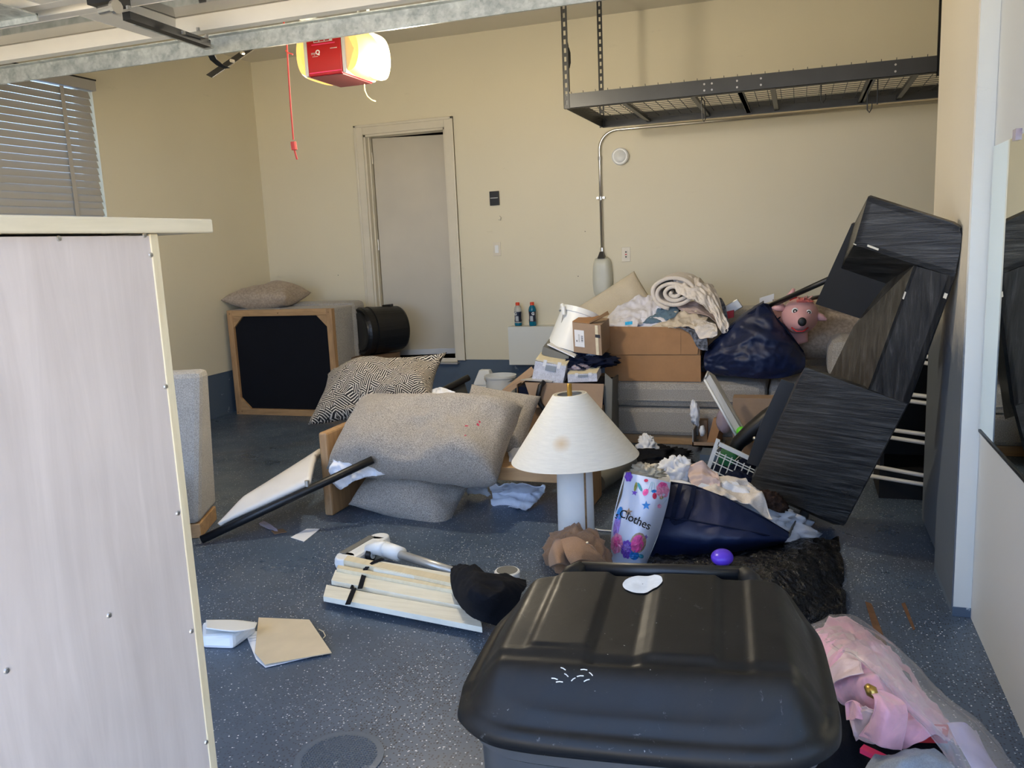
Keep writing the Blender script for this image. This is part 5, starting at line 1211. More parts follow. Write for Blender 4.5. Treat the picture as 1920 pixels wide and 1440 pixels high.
B().tube([hc+V((-.05, -.105, -.065)), hc+V((-.02, -.14, -.085)), hc+V((.02, -.15, -.085)), hc+V((.05, -.12, -.065))], .004, 6).obj('mouth', 'redpaint', dg, smooth=True)
for p, d in ((hc+V((-.10, -.01, .055)), V((-.075, -.02, .0))), (hc+V((.10, -.01, .0)), V((.06, -.02, -.025)))):
    B().tube([p, p+d*.5, p+d], [.026, .024, .008], 10).obj('ear', 'pinkrubber', dg, smooth=True)
B().tube([A(1478, 558, 5.8), A(1487, 545, 5.8), A(1489, 541, 5.8)], [.02, .014, .008], 8).obj('paw', 'pinkrubber', dg, smooth=True)
B().tube([A(1480, 560, 5.76), A(1494, 556, 5.76)], .022, 8).obj('red_bow', 'redpaint', dg, smooth=True)
cap = B().grid(lambda u, v: hc+V((math.cos(2*math.pi*u)*math.cos(math.pi*(.28+.22*v))*.118+.012, math.sin(2*math.pi*u)*math.cos(math.pi*(.28+.22*v))*.104, math.sin(math.pi*(.28+.22*v))*.117)), 28, 8, wrapu=True)
cap.obj('red_crown', mat('red spray on pink', (.62, .16, .16, 1), .5, var=.5, vs=60), dg, smooth=True)
for k in range(5): a = k*1.2; B().tube([hc+V((.02+.03*math.cos(a), -.02+.02*math.sin(a), .108)), hc+V((.025+.05*math.cos(a), -.03+.03*math.sin(a), .13))], [.007, .003], 6).obj('tuft', 'pinkrubber', dg, smooth=True)
for (x, y) in ((1453, 572), (1449, 577), (1447, 569), (1442, 579), (1459, 596), (1453, 600), (1457, 602), (1451, 594), (1449, 602)):
    q = A(x+2, y, 5.80); ell(q, (.010, 0, .006), (0, .006, 0), (0, 0, .006), 10, 6).obj('paw_print', 'ink', dg)
# poles over the sofa
o = B().tube([A(1436, 577, 5.74), A(1560, 521, 5.25)], .017, 10).obj('black_pole', 'black', smooth=True); tag(o, 'thick black pole crossing above the pink toy', 'pole')
o = B().tube([A(1508, 562, 5.9), A(1560, 552, 5.6)], .013, 10).obj('black_pole', 'black', smooth=True); tag(o, 'short black pole just behind the pink toy\'s head', 'pole')
# ---- things between sofa and shelf unit
sp0, sp1, sp2, sp3 = A(1328, 695, 5.2), A(1321, 712, 5.1), A(1383, 822, 5.0), A(1396, 806, 5.12)
tv = thing('silver_panel', 'thin silver edged flat panel leaning in front of the sofa', 'panel', sp2)
bkn = V((.06, .16, .0))
B().hexa([sp1, sp2, sp2+V((.045, .02, .004)), sp1+V((.03, .02, .03)), sp1+V((.0, .012, .001)), sp2+V((0, .012, .001)), sp2+V((.045, .032, .005)), sp1+V((.03, .032, .031))]).obj('panel_back', 'greyplastic', tv)
B().tube([sp1, sp2], .008, 8).obj('bright_edge', 'white', tv, smooth=True)
B().tube([sp1, A(1328, 696, 5.12)], .007, 8).obj('top_edge', 'silver', tv, smooth=True)
B().ext([sp1+V((0, .01, 0)), A(1328, 696, 5.14), A(1340, 704, 5.16), A(1402, 815, 5.06), sp2+V((0, .01, 0))], (0, .012, 0)).obj('panel_face', 'silver', tv)
o = B().box(A(1374, 818, 5.35).x, A(1468, 818, 5.35).x, 5.35, 5.47, 0, A(1374, 746, 5.35).z).obj('flat_carton', 'cardl'); tag(o, 'brown flattened carton standing before the sofa, right of the silver panel', 'box')
o = B().box(A(1395, 880, 5.2).x, A(1432, 880, 5.2).x, 5.1, 5.25, 0, A(1410, 822, 5.2).z).obj('brown_carton', 'cardd'); tag(o, 'narrow brown carton under the black curved tube', 'box')
o = ell(A(1390, 809, 5.02), (.030, 0, 0), (0, .03, 0), (0, 0, .030)).obj('green_ball', 'green', smooth=True); tag(o, 'small lime green ball at the foot of the silver panel', 'ball')
o = B().tube([A(1470, 765, 4.7), A(1440, 785, 4.7), A(1410, 808, 4.7), A(1385, 830, 4.7), A(1372, 852, 4.7)], [.055, .055, .05, .04, .035], 14).obj('curved_tube', 'black', smooth=True); tag(o, 'thick black curved tube behind the white wire basket', 'tube')
o = ell(A(1415, 822, 4.62), (.012, 0, 0), (0, .012, 0), (0, 0, .012), 12, 8).obj('chrome_knob', 'steel', smooth=True); tag(o, 'tiny bright chrome knob on the black curved tube', 'knob')
# craft organiser on the floor
oy = 5.40; oz = A(1330, 838, oy).z
og = thing('craft_caddy', 'small grey open caddy holding craft supplies before the sofa', 'caddy', A(1330, 838, oy))
bx_ = [A(1298, 835, oy), A(1356, 838, oy)]
B().box(bx_[0].x, bx_[1].x, oy, oy+.18, max(.0, oz-.0), oz+.008).obj('tray', 'silver', og)
B().box(bx_[0].x, bx_[0].x+.008, oy, oy+.18, oz, A(1300, 806, oy).z).obj('side', 'silver', og)
B().box(bx_[0].x, bx_[1].x, oy, oy+.006, oz, oz+.03).obj('front_lip', 'cardl', og)
B().para(A(1324, 834, oy+.03), A(1340, 836, oy+.03)-A(1324, 834, oy+.03), (.03, .12, .0), A(1338, 784, oy+.05)-A(1324, 834, oy+.03)).obj('small_carton', 'card', og)
B().box(A(1310, 830, oy+.1).x, A(1326, 830, oy+.1).x, oy+.10, oy+.16, oz, A(1318, 788, oy+.1).z).obj('kraft_box', 'cardd', og)
heap2('foil_wrap', 'paper', og, A(1305, 800, oy+.05), (.03, 0, 0), (0, .03, 0), (-.005, 0, .075), 71, .3, 2.5, nu=36, nv=22)
heap2('white_tin', 'paper', og, A(1317, 820, oy+.02), (.018, 0, 0), (0, .02, 0), (0, 0, .035), 72, .2, 2, nu=30, nv=16)
heap2('clear_tub', 'cleartub', og, A(1358, 815, oy+.03), (.05, 0, 0), (0, .05, 0), (0, 0, .08), 73, .1, 1, nu=36, nv=22)
o = B().box(A(1312, 860, 5.2).x, A(1352, 860, 5.2).x, 5.20, 5.38, 0, oz-.002).obj('grey_crate', 'stem'); tag(o, 'low grey blue crate under the craft caddy', 'crate')
# black garment and tissue on the floor before the sofa
heap('black_garment', 'black garment lying on the floor before the sofa plinth', 'clothing', F(1205, 868, .0), (.25, .05, 0), (0, .22, 0), (0, 0, .06), 'blackcloth', 74, .35, 2.2)
cl('black_sleeve', 'black sleeve stretched right on the floor before the sofa', 'clothing', [[F(1215, 846, .05), F(1245, 846, .04), F(1275, 851, .01)], [F(1215, 862, .02), F(1245, 858, .02), F(1272, 858, .01)]], 'blackcloth', nu=24, nv=12, seed=75, amp=.02, freq=8, dirv=(0, 0, 1), hem=.02)
heap('white_tissue', 'crumpled white tissue on the black garment', 'tissue', F(1214, 846, .05), (.06, 0, 0), (0, .05, 0), (0, 0, .07), 'paper', 76, .4, 2.2, nu=40, nv=24)
o = B().lathe([(.055, 0), (.055, .42), (.045, .42), (.045, .02)], F(1118, 905, .065), (F(1190, 858, .09)-F(1118, 905, .065)), 28).obj('rolled_mat', 'greyboard'); tag(o, 'dark rolled mat on the floor right of the lamp column', 'mat')
smoothall(o, 40)
# white wire basket
kA, kB, kC = A(1345, 832, 4.35), A(1421, 868, 4.35), A(1328, 882, 4.35)
wb_ = thing('wire_basket', 'white wire grid basket lying on its side before the shelf unit', 'basket', kC)
kx = kB-kA; kz_ = kC-kA
B().para(kA-V((0, 0, .01)), kx*1.02, V((0, .012, 0)), -kz_.normalized()*.022).obj('frame_rail', 'white', wb_)
B().para(kA-kz_*.15-kx.normalized()*.014, kz_*1.25, V((0, .012, 0)), kx.normalized()*.022).obj('frame_rail', 'white', wb_)
kz3 = (kC-A(1345, 836, 4.35))*1.25
for f in (.24, .32, .56, .80, 1.04): B().tube([kA+kz3*f, kA+kz3*f+kx], .0032, 5).obj('wire', 'white', wb_)
for f in (.12, .27, .42, .57, .72, .87): B().tube([kA+kx*f+kz3*.18, kA+kx*f+kz3*1.15], .0032, 5).obj('wire', 'white', wb_)
for f in (.0, .5, 1): B().tube([kA+kx*f+kz3*.24, kA+kx*f+kz3*.24+V((.02, .22, -.02))], .0022, 5).obj('wire', 'white', wb_)
o = B().box(A(1348, 870, 4.6).x, A(1385, 870, 4.6).x, 4.55, 4.75, .0, A(1360, 846, 4.6).z).obj('green_pouch', 'dgreen', bevel=.03); tag(o, 'dark green pouch seen through the wire basket', 'pouch')
heap('blue_brown_laundry', 'mixed dark laundry seen through the wire basket', 'laundry', A(1385, 900, 4.55), (.15, 0, 0), (0, .12, 0), (0, 0, .07), 'navycloth', 77, .25, 2.4)
# ---- navy fabric bag on the floor with clothes
nf = thing('canvas_bag', 'large navy canvas storage bag on the floor, overflowing with white clothes', 'bag', F(1340, 1020))
F0, F1_, F2_, F3_ = A(1238, 905, 3.72), A(1480, 1000, 3.66), F(1470, 1016, .01), F(1215, 1038, .01)
rows = [[A(1248, 904, 3.66), A(1300, 912, 3.62), A(1360, 935, 3.60), A(1425, 968, 3.62), A(1478, 1000, 3.68)],
        [A(1232, 950, 3.54), A(1300, 958, 3.50), A(1360, 972, 3.50), A(1425, 992, 3.54), A(1478, 1008, 3.64)],
        [A(1222, 1000, 3.46), A(1290, 1010, 3.42), A(1350, 1014, 3.42), A(1420, 1014, 3.48), A(1472, 1014, 3.62)],
        [F(1216, 1046, .012), F(1290, 1046, .012), F(1350, 1044, .012), F(1415, 1034, .012), F(1468, 1018, .012)]]
b = drape(rows, 80, 50, seed=81, amp=.010, freq=4, dirv=(0, -1, .2)); cloth(b, 'bag_front', 'navy', nf, solid=.006)
B().tube([r_ for r_ in rows[0]], .007, 8).obj('rim', 'navycloth', nf, smooth=True)
rows2 = [[A(1248, 904, 3.66), A(1252, 900, 4.0), A(1262, 898, 4.2)], [A(1240, 960, 3.58), A(1246, 950, 4.0), A(1260, 940, 4.2)], [F(1222, 1040, .01), F(1240, 1000, .01), F(1262, 980, .01)]]
cloth(drape(rows2, 20, 20, seed=82, amp=.008, freq=5, dirv=(-1, 0, 0)), 'bag_side', 'navycloth', nf, solid=.005)
rows3 = [[A(1478, 1000, 3.68), A(1505, 950, 4.1), A(1520, 920, 4.2)], [F(1472, 1017, .01), F(1500, 1005, .01), F(1515, 990, .01)]]
cloth(drape(rows3, 20, 8, seed=83, amp=.004, freq=5, dirv=(1, 0, 0)), 'bag_side', 'greyboard', nf, solid=.005)
hs = [A(1276, 908, 3.60), A(1268, 940, 3.52), A(1260, 975, 3.46), A(1268, 982, 3.455), A(1285, 972, 3.46), A(1296, 940, 3.52), A(1302, 912, 3.60)]
hb = B()
for a_, b__ in zip(hs[:-1], hs[1:]): d = (b__-a_).normalized(); n_ = d.cross(V((0, 1, 0))).normalized()*.010; hb.plate([a_-n_, b__-n_+d*.004, b__+n_+d*.004, a_+n_], (0, -.004, 0))
hb.obj('handle', 'navycloth', nf)
B().tube([A(1226, 968, 3.47), A(1290, 975, 3.44), A(1360, 988, 3.45), A(1430, 1002, 3.50), A(1474, 1012, 3.62)], .004, 6).obj('seam', 'navycloth', nf, smooth=True)
o = blob(A(1375, 985, 3.86), (.33, .04, -.10), (.0, .16, .0), (.02, 0, .13), 84, .22, 2.6, flat=.4).obj('laundry', 'sheet', smooth=True); tag(o, 'white laundry filling the navy canvas bag on the floor', 'laundry')
cl('cream_garment', 'cream garment draped over the top of the navy canvas bag', 'clothing',
   [[A(1290, 895, 3.9), A(1340, 895, 3.95), A(1400, 900, 3.95)], [A(1300, 915, 3.74), A(1360, 920, 3.74), A(1430, 930, 3.76)], [A(1330, 930, 3.66), A(1385, 940, 3.66), A(1450, 975, 3.68)]], 'blanket', nu=54, nv=40, seed=85, amp=.028, freq=6, dirv=(0, -.6, .8), hem=.015)
cl('pink_garment', 'pale pink ribbed garment at the left top of the canvas bag', 'clothing',
   [[A(1296, 872, 3.9), A(1318, 868, 3.9), A(1345, 885, 3.9)], [A(1290, 892, 3.82), A(1318, 890, 3.80), A(1350, 900, 3.82)], [A(1298, 908, 3.74), A(1320, 912, 3.72), A(1350, 912, 3.76)]], mat('blush knit', (.66, .50, .44, 1), .9, var=.1), nu=40, nv=34, seed=86, amp=.02, freq=9, dirv=(0, -.6, .8))
heap('white_garment', 'white garment bulging behind the floral bag', 'clothing', A(1268, 900, 3.9), (.09, 0, 0), (0, .09, 0), (0, 0, .08), 'sheet', 87, .25, 2.2, nu=50, nv=30)
heap('navy_garment', 'navy garment under the wire basket on the canvas bag', 'clothing', A(1392, 905, 4.1), (.07, 0, -.02), (0, .06, 0), (0, 0, .035), 'navycloth', 88, .25, 2.2, nu=50, nv=30)
heap('brown_garment', 'small dark brown garment at the right of the canvas bag', 'clothing', A(1448, 948, 3.80), (.06, 0, -.02), (0, .06, 0), (0, 0, .045), 'dbrown', 89, .3, 2.2, nu=40, nv=24)
# ---- floral gift bag
fy = 3.40
fb = thing('floral_bag', 'white drawstring bag with flowers and the word Clothes', 'bag', F(1190, 1055))
rows = [[A(1173, 886, 3.44), A(1200, 891, 3.38), A(1230, 898, 3.38), A(1257, 905, 3.44)],
        [A(1166, 930, 3.42), A(1198, 932, 3.32), A(1228, 935, 3.32), A(1252, 940, 3.42)],
        [A(1150, 975, 3.40), A(1188, 980, 3.28), A(1218, 982, 3.30), A(1240, 985, 3.42)],
        [A(1146, 1015, 3.38), A(1180, 1020, 3.26), A(1206, 1022, 3.28), A(1226, 1018, 3.40)],
        [F(1148, 1060, .01), F(1175, 1064, .01), F(1198, 1064, .01), F(1212, 1056, .01)]]
FN = (50, 60)
fbm = drape(rows, FN[0], FN[1], seed=91, amp=.004, freq=5, dirv=(0, -1, .1)); fv = [v.copy() for v in fbm.v]
cloth(fbm, 'bag_front', mat('white polyester', (.66, .72, .88, 1), .55, var=.03), fb, solid=.003)
rowsb = [[A(1173, 886, 3.44), A(1175, 884, 3.6), A(1215, 880, 3.7), A(1250, 888, 3.65), A(1257, 905, 3.44)], [A(1150, 975, 3.40), A(1160, 960, 3.6), A(1210, 960, 3.7), A(1240, 965, 3.6), A(1240, 985, 3.42)], [F(1148, 1060, .01), F(1155, 1030, .01), F(1190, 1020, .01), F(1215, 1030, .01), F(1212, 1056, .01)]]
cloth(drape(rowsb, 30, 20, seed=92, amp=.003, freq=4, dirv=(0, 1, 0)), 'bag_back', 'paper', fb, solid=.003)
def fsurf(px, py):
    """point of the bag's front under the pixel, found on its net"""
    d = ray(px, py).normalized(); best = min(fv, key=lambda v: ((v-CAM)-d*((v-CAM).dot(d))).length_squared)
    return CAM+d*((best-CAM).dot(d))-V((0, .006, 0))
def petal_patch(name, px, py, rx, ry, m, rot=0, n=14, wob=0, parent=None, lobes=5, lift=0):
    N = n*2 if wob else n
    def pf(u, v):
        a = 2*math.pi*u; w = (1+wob*math.cos(lobes*a))*(v*.98+.02); x, y = rx*math.cos(a)*w, ry*math.sin(a)*w
        return fsurf(px+x*math.cos(rot)-y*math.sin(rot), py+x*math.sin(rot)+y*math.cos(rot))-V((0, .0015+.0022*lift, 0))
    return B().grid(pf, N, 4, wrapu=True).obj(name, m, fb)
mp = {k: mat(k, c, .5, var=.25, vs=70) for k, c in (('print pink', (.80, .10, .35, 1)), ('print rose', (.85, .30, .50, 1)), ('print purple', (.20, .08, .55, 1)), ('print teal', (.05, .35, .45, 1)), ('print red', (.7, .03, .10, 1)), ('print blue', (.02, .22, .62, 1)), ('print olive', (.35, .35, .08, 1)), ('print gold', (.45, .30, .20, 1)), ('print lilac', (.35, .22, .65, 1)))}
petal_patch('printed_flower', 1157, 1018, 11, 19, mp['print rose'], .1, wob=.06, lobes=7); petal_patch('printed_flower', 1157, 1014, 6, 10, mp['print pink'], .1, wob=.1, lift=1)
petal_patch('printed_flower', 1176, 1029, 11, 17, mp['print purple'], 0, wob=.09, lobes=9); petal_patch('printed_flower', 1176, 1025, 6, 8, mp['print lilac'], 0, wob=.1, lift=1)
petal_patch('printed_heart', 1197, 1017, 15, 20, mp['print gold'], .3); petal_patch('printed_heart', 1196, 1018, 12, 17, mp['print pink'], .3, lift=1)
petal_patch('printed_leaf', 1190, 1040, 9, 9, mp['print blue'], .4); petal_patch('printed_leaf', 1203, 1042, 5, 4, mp['print teal'], .4)
petal_patch('printed_band', 1157, 985, 6, 22, mp['print lilac'], .15); petal_patch('printed_band', 1162, 962, 5, 14, mp['print blue'], .25, lift=1)
petal_patch('printed_flower', 1179, 893, 7, 9, mp['print purple'], 0, wob=.1, lobes=6); petal_patch('printed_flower', 1243, 918, 12, 15, mp['print rose'], 0, wob=.07, lobes=7); petal_patch('printed_flower', 1243, 908, 8, 5, mp['print pink'], 0, lift=1)
petal_patch('printed_bud', 1211, 922, 5, 7, mp['print pink'], .5); petal_patch('printed_bud', 1228, 929, 4, 6, mp['print red'], 0); petal_patch('printed_bud', 1212, 900, 4, 3, mp['print red'], 0); petal_patch('printed_bud', 1237, 948, 4, 4, mp['print rose'], .4); petal_patch('printed_bud', 1241, 932, 4, 3, mp['print olive'], -.4)
petal_patch('printed_leaf', 1192, 912, 2.5, 9, mp['print olive'], .2); petal_patch('printed_leaf', 1200, 912, 2.5, 9, mp['print teal'], -.4); petal_patch('printed_leaf', 1227, 920, 5, 3, mp['print blue'], -.1)
def star(px, py, r, m, rot=0):
    pts = [fsurf(px+(r if k % 2 == 0 else r*.42)*math.sin(math.pi*k/5+rot), py-(r if k % 2 == 0 else r*.42)*math.cos(math.pi*k/5+rot)) for k in range(10)]
    B().ext(pts, (0, .0008, 0)).obj('printed_star', m, fb)
star(1212, 947, 9, mp['print blue']); star(1190, 923, 6, mp['print purple'], .2); star(1179, 959, 8, mp['print gold'], .1); star(1211, 1006, 5, mp['print purple'], .3); star(1228, 981, 4, mp['print teal'])
for x0, y0, x1, y1 in ((1222, 903, 1216, 918), (1224, 903, 1221, 922), (1227, 904, 1228, 922), (1250, 936, 1242, 946)): B().tube([fsurf(x0, y0), fsurf(x1, y1)], .0008, 5).obj('printed_stem', mp['print teal'], fb)
ctr = fsurf(1190, 971); exx = (fsurf(1214, 984)-fsurf(1168, 963)); ezz = V((0, 0, 1))
text_b('Clothes', .054, ctr-V((0, .012, 0)), exx, (ezz-exx.normalized()*ezz.dot(exx.normalized())), shear=.35, bold=.0004).obj('lettering', 'ink', fb)
text_b('s', .050, fsurf(1157, 964)-V((0, .010, 0)), (1, 0, -.35), (0, 0, 1), shear=.35).obj('lettering', 'ink', fb)
heap('paper_items', 'cream and grey crumpled papers poking out of the floral bag', 'paper', A(1212, 892, 3.52), (.07, 0, 0), (0, .05, 0), (0, 0, .035), 'cream', 93, .45, 3, nu=40, nv=24)
# ---- black plastic bag sheet and purple object
bp_ = thing('plastic_bag', 'large crumpled black plastic bag spread on the floor behind the bin', 'bag', F(1400, 1100))
rows = [[F(1218, 1044, .02), F(1300, 1040, .02), F(1400, 1030, .03), F(1500, 1014, .02), F(1572, 1008, .01)],
        [F(1225, 1062, .10), F(1300, 1060, .14), F(1400, 1062, .16), F(1500, 1066, .12), F(1584, 1080, .01)],
        [F(1260, 1090, .16), F(1320, 1100, .20), F(1420, 1110, .18), F(1510, 1130, .10), F(1586, 1150, .01)],
        [F(1300, 1130, .10), F(1370, 1150, .12), F(1450, 1160, .10), F(1520, 1170, .04), F(1572, 1176, .01)]]
cloth(drape(rows, 120, 90, seed=95, amp=.018, freq=6, dirv=(0, -.2, 1), hem=.01), 'bag_film', 'trashbag', bp_, solid=.002)
o = ell(A(1354, 1045, 3.08), (.042, 0, 0), (0, .05, 0), (0, 0, .030)).obj('purple_helmet', 'purple', smooth=True)
tag(o, 'small glossy purple plastic ball sitting on the black plastic bag', 'ball')
# ---- tan felt item
heap('tan_coat', 'tan felt coat or blanket bunched behind the bin\'s handle', 'coat', F(1084, 1062, .04), (.14, -.02, 0), (0, .11, 0), (0, 0, .13), 'tan', 96, .16, 1.5)
cl('tan_lapel', 'rolled left edge of the tan felt coat', 'coat', [[F(1036, 1022, .12), F(1042, 1012, .17), F(1058, 1014, .19), F(1072, 1024, .17)], [F(1030, 1042, .11), F(1040, 1032, .19), F(1056, 1034, .19), F(1068, 1044, .15)], [F(1032, 1064, .08), F(1044, 1058, .16), F(1058, 1058, .15), F(1068, 1062, .12)]], 'tan', nu=26, nv=22, seed=131, amp=.004, freq=4, dirv=(0, -.5, .8), solid=.008)
cl('tan_flap', 'folded flap of the tan felt coat with a small stud', 'coat', [[F(1052, 1012, .20), F(1080, 1006, .22), F(1110, 1022, .20)], [F(1060, 1040, .19), F(1092, 1030, .20), F(1130, 1045, .15)], [F(1070, 1058, .16), F(1095, 1050, .17), F(1138, 1054, .12)]], 'tan', nu=30, nv=24, seed=97, amp=.006, freq=4, dirv=(0, -.5, .8), solid=.006)
o = B().lathe([(.006, 0), (.004, .004)], F(1101, 1018, .215), (0, -.5, .8), 10).obj('stud', 'steel'); tag(o, 'tiny metal stud on the tan felt coat', 'stud')
# ---- floor vacuum
vc = thing('stick_vacuum', 'white stick vacuum with grey tube lying on the floor', 'vacuum', F(690, 1045))
ha, hb_ = F(648, 1050, .03), F(712, 1012, .03); hd = (hb_-ha).normalized(); hn = V((-hd.y, hd.x, 0))
if hn.y < 0: hn = -hn
def rb(p, q, w, h, z0): return [p-hn*w/2, q-hn*w/2, q+hn*w/2, p+hn*w/2]
ha.z = hb_.z = .0
B().para(ha-hn*.05, hb_-ha, hn*.11, (0, 0, .05)).obj('floor_head', 'white', vc, bevel=.015)
B().para(ha-hn*(-.012)+hd*.02+V((0, 0, .05)), (hb_-ha)*.86, hn*.035, (0, 0, .003)).obj('brush_window', 'greyboard', vc)
for p in (ha, hb_): B().lathe([(.045, -.0), (.05, .02), (.045, .05)], p+V((0, 0, .0))-hn*.0, (0, 0, 1), 24).obj('head_end', 'white', vc, bevel=.006)
el = [F(688, 1030, .05), F(708, 1028, .06), F(722, 1030, .065)]
B().tube(el, [.022, .032, .036], 14).obj('swivel_joint', 'white', vc, smooth=True)
B().tube([F(718, 1028, .06), F(752, 1040, .06)], [.036, .034], 16).obj('collar', 'white', vc, smooth=True)
B().tube([F(748, 1039, .06), F(850, 1072, .06)], .020, 14).obj('tube', 'silver', vc, smooth=True)
wc = F(695, 1040, .03); B().lathe([(.028, -.012), (.028, .012)], wc, (-hn), 24).obj('wheel', 'black', vc); B().lathe([(.018, .0), (.018, .015)], wc, (-hn), 20).obj('wheel_hub', 'white', vc)
# round cup
rc2 = F(951, 1072, .05)
cp = thing('round_canister', 'white round canister with dark lid beside the black cloth', 'canister', (rc2.x, rc2.y, 0))
B().lathe([(.050, 0), (.055, .03), (.054, .052), (.050, .056)], (rc2.x, rc2.y, 0), n=36).obj('canister_body', 'white', cp, smooth=False)
B().lathe([(.044, .056), (.044, .058), (.0, .058)], (rc2.x, rc2.y, 0), n=36).obj('dark_lid', 'greyboard', cp)
# ---- strapped bundle of slats
bs_ = thing('slat_bundle', 'bundle of whitewashed wooden bed slats tied with black straps on the floor', 'slats', F(740, 1110))
def slat(p0, p1, p0b, z, th, m='slat'):
    a, b__, c_ = F(*p0, z), F(*p1, z), F(*p0b, z)
    B().para(a, b__-a, c_-a, (0, 0, -th)).obj('slat', m, bs_, bevel=.001)
slat((606, 1118), (904, 1176), (612, 1096), .045, .022)
slat((621, 1088), (900, 1143), (629, 1068), .045, .020)
slat((631, 1065), (880, 1112), (634, 1059), .060, .035, 'pine')
slat((644, 1050), (868, 1098), (652, 1041), .075, .028, 'pine')
slat((700, 1066), (868, 1096), (715, 1052), .072, .02)
slat((640, 1072), (880, 1122), (645, 1062), .022, .02); slat((612, 1108), (890, 1160), (618, 1098), .022, .02)
def strap(pts, w=.010):
    b = B()
    for (x0, y0, z0), (x1, y1, z1) in zip(pts[:-1], pts[1:]):
        a, c_ = F(x0, y0, z0), F(x1, y1, z1); d = (c_-a).normalized(); n_ = V((d.y, -d.x, 0)).normalized()*w; b.plate([a-n_, c_-n_, c_+n_, a+n_], (0, 0, .003))
    b.obj('black_strap', 'blackcloth', bs_)
strap([(652, 1134, .0475), (664, 1104, .0475)]); strap([(675, 1104, .0475), (682, 1080, .0475), (686, 1066, .062), (700, 1055, .078), (718, 1048, .078)])
B().para(F(652, 1134, .004), F(664, 1104, .003)-F(652, 1134, .004), (.01, 0, 0), (0, 0, .04)).obj('black_strap', 'blackcloth', bs_)
# black cloth over slats
cl('black_sack', 'black cloth sack lying over the end of the slat bundle', 'cloth',
   [[F(848, 1064, .06), F(880, 1058, .16), F(925, 1074, .16), F(985, 1084, .10)], [F(845, 1085, .08), F(885, 1090, .20), F(930, 1095, .20), F(985, 1100, .12)], [F(852, 1118, .07), F(885, 1125, .16), F(925, 1125, .17), F(970, 1130, .10)], [F(868, 1142, .05), F(890, 1158, .05), F(915, 1168, .05), F(950, 1165, .03)]], 'blackcloth', nu=60, nv=50, seed=101, amp=.012, freq=6, dirv=(0, -.4, 1))
# ---- papers near
o = cloth(drape([[F(386, 1163, .06), F(440, 1163, .06), F(482, 1168, .05)], [F(386, 1178, .075), F(440, 1184, .07), F(478, 1178, .06)]], 20, 10, amp=0), 'tray_flap', 'white', solid=.004); tag(o, 'glossy folded top of the white plastic tray by the dresser', 'tray')
wt_ = thing('white_tray', 'white plastic tray lying beside the manila envelope', 'tray', F(430, 1215))
B().hexa([F(380, 1216, .0), F(438, 1218, .0), F(482, 1186, .0), F(380, 1180, 0), F(380, 1192, .045), F(436, 1190, .045), F(480, 1170, .045), F(380, 1165, .045)]).obj('tray_body', 'white', wt_, bevel=.012)
en = thing('envelope', 'manila envelope lying on the floor on top of white sheets', 'envelope', F(548, 1205))
B().ext([F(485, 1159, .010), F(580, 1163, .012), F(622, 1225, .008), F(497, 1247, .010), F(478, 1225, .010)], (0, 0, .003)).obj('envelope_body', 'manila', en)
o = B().ext([F(461, 1190, .003), F(500, 1180, .003), F(600, 1228, .003), F(498, 1252, .003), F(480, 1237, .003)], (0, 0, .003)).obj('letter', 'paper'); tag(o, 'white letter sticking out under the manila envelope', 'paper')
for k in range(3): B().para(F(467, 1193+k*5, .0065), F(480, 1191+k*5, .0065)-F(467, 1193+k*5, .0065), (0, .002, 0), (0, 0, .0004)).obj('print_line', 'greycloth', o)
o = B().tube([F(598, 1180, .006), F(606, 1184, .01), F(610, 1192, .006), F(606, 1197, .003)], .002, 6).obj('string', 'pine', smooth=True); tag(o, 'short pale string loop at the right of the envelope', 'string')
o = B().ext([F(545, 1008, .002), F(575, 992, .002), F(600, 992, .002), F(570, 1016, .002)], (0, 0, .002)).obj('receipt', 'paper'); tag(o, 'small white paper slip on the floor near the padded board', 'paper')
o = cloth(drape([[F(485, 982, .012), F(497, 977, .02), F(520, 992, .01)], [F(488, 986, .004), F(505, 992, .006), F(522, 998, .004)]], 14, 8, amp=.003, freq=9), 'wrapper', 'cleartub', solid=.001); tag(o, 'clear crumpled wrapper left of the white paper slip', 'wrapper')
o = B().ext([F(508, 996, .002), F(530, 992, .002), F(538, 998, .002), F(515, 1002, .002)], (0, 0, .003)).obj('brown_tag', 'cardd'); tag(o, 'small brown scrap between wrapper and paper slip', 'scrap')
# red marks on the stained cushion
# ---- pink tulle dress in plastic, bottom right
pd_ = thing('tulle_dress', 'pink tulle costume in clear plastic on the floor right of the bin', 'costume', F(1640, 1320))
def PD(x, y, z): return F(x, y, z)
rows = [[F(1512, 1190, .20), F(1540, 1168, .22), F(1580, 1160, .20), F(1625, 1185, .08)],
        [F(1530, 1235, .28), F(1585, 1215, .34), F(1640, 1215, .30), F(1690, 1245, .10)],
        [F(1555, 1290, .28), F(1610, 1270, .36), F(1670, 1275, .32), F(1735, 1300, .10)],
        [F(1590, 1330, .24), F(1640, 1320, .34), F(1705, 1330, .30), F(1770, 1345, .10)],
        [F(1640, 1370, .20), F(1690, 1385, .26), F(1760, 1385, .24), F(1830, 1400, .08)]]
cloth(drape(rows, 90, 90, seed=111, amp=.022, freq=5, dirv=(0, -.3, 1), fold=(1.5, 1, 1), hem=.02), 'tulle_skirt', 'tulle', pd_, solid=.002)
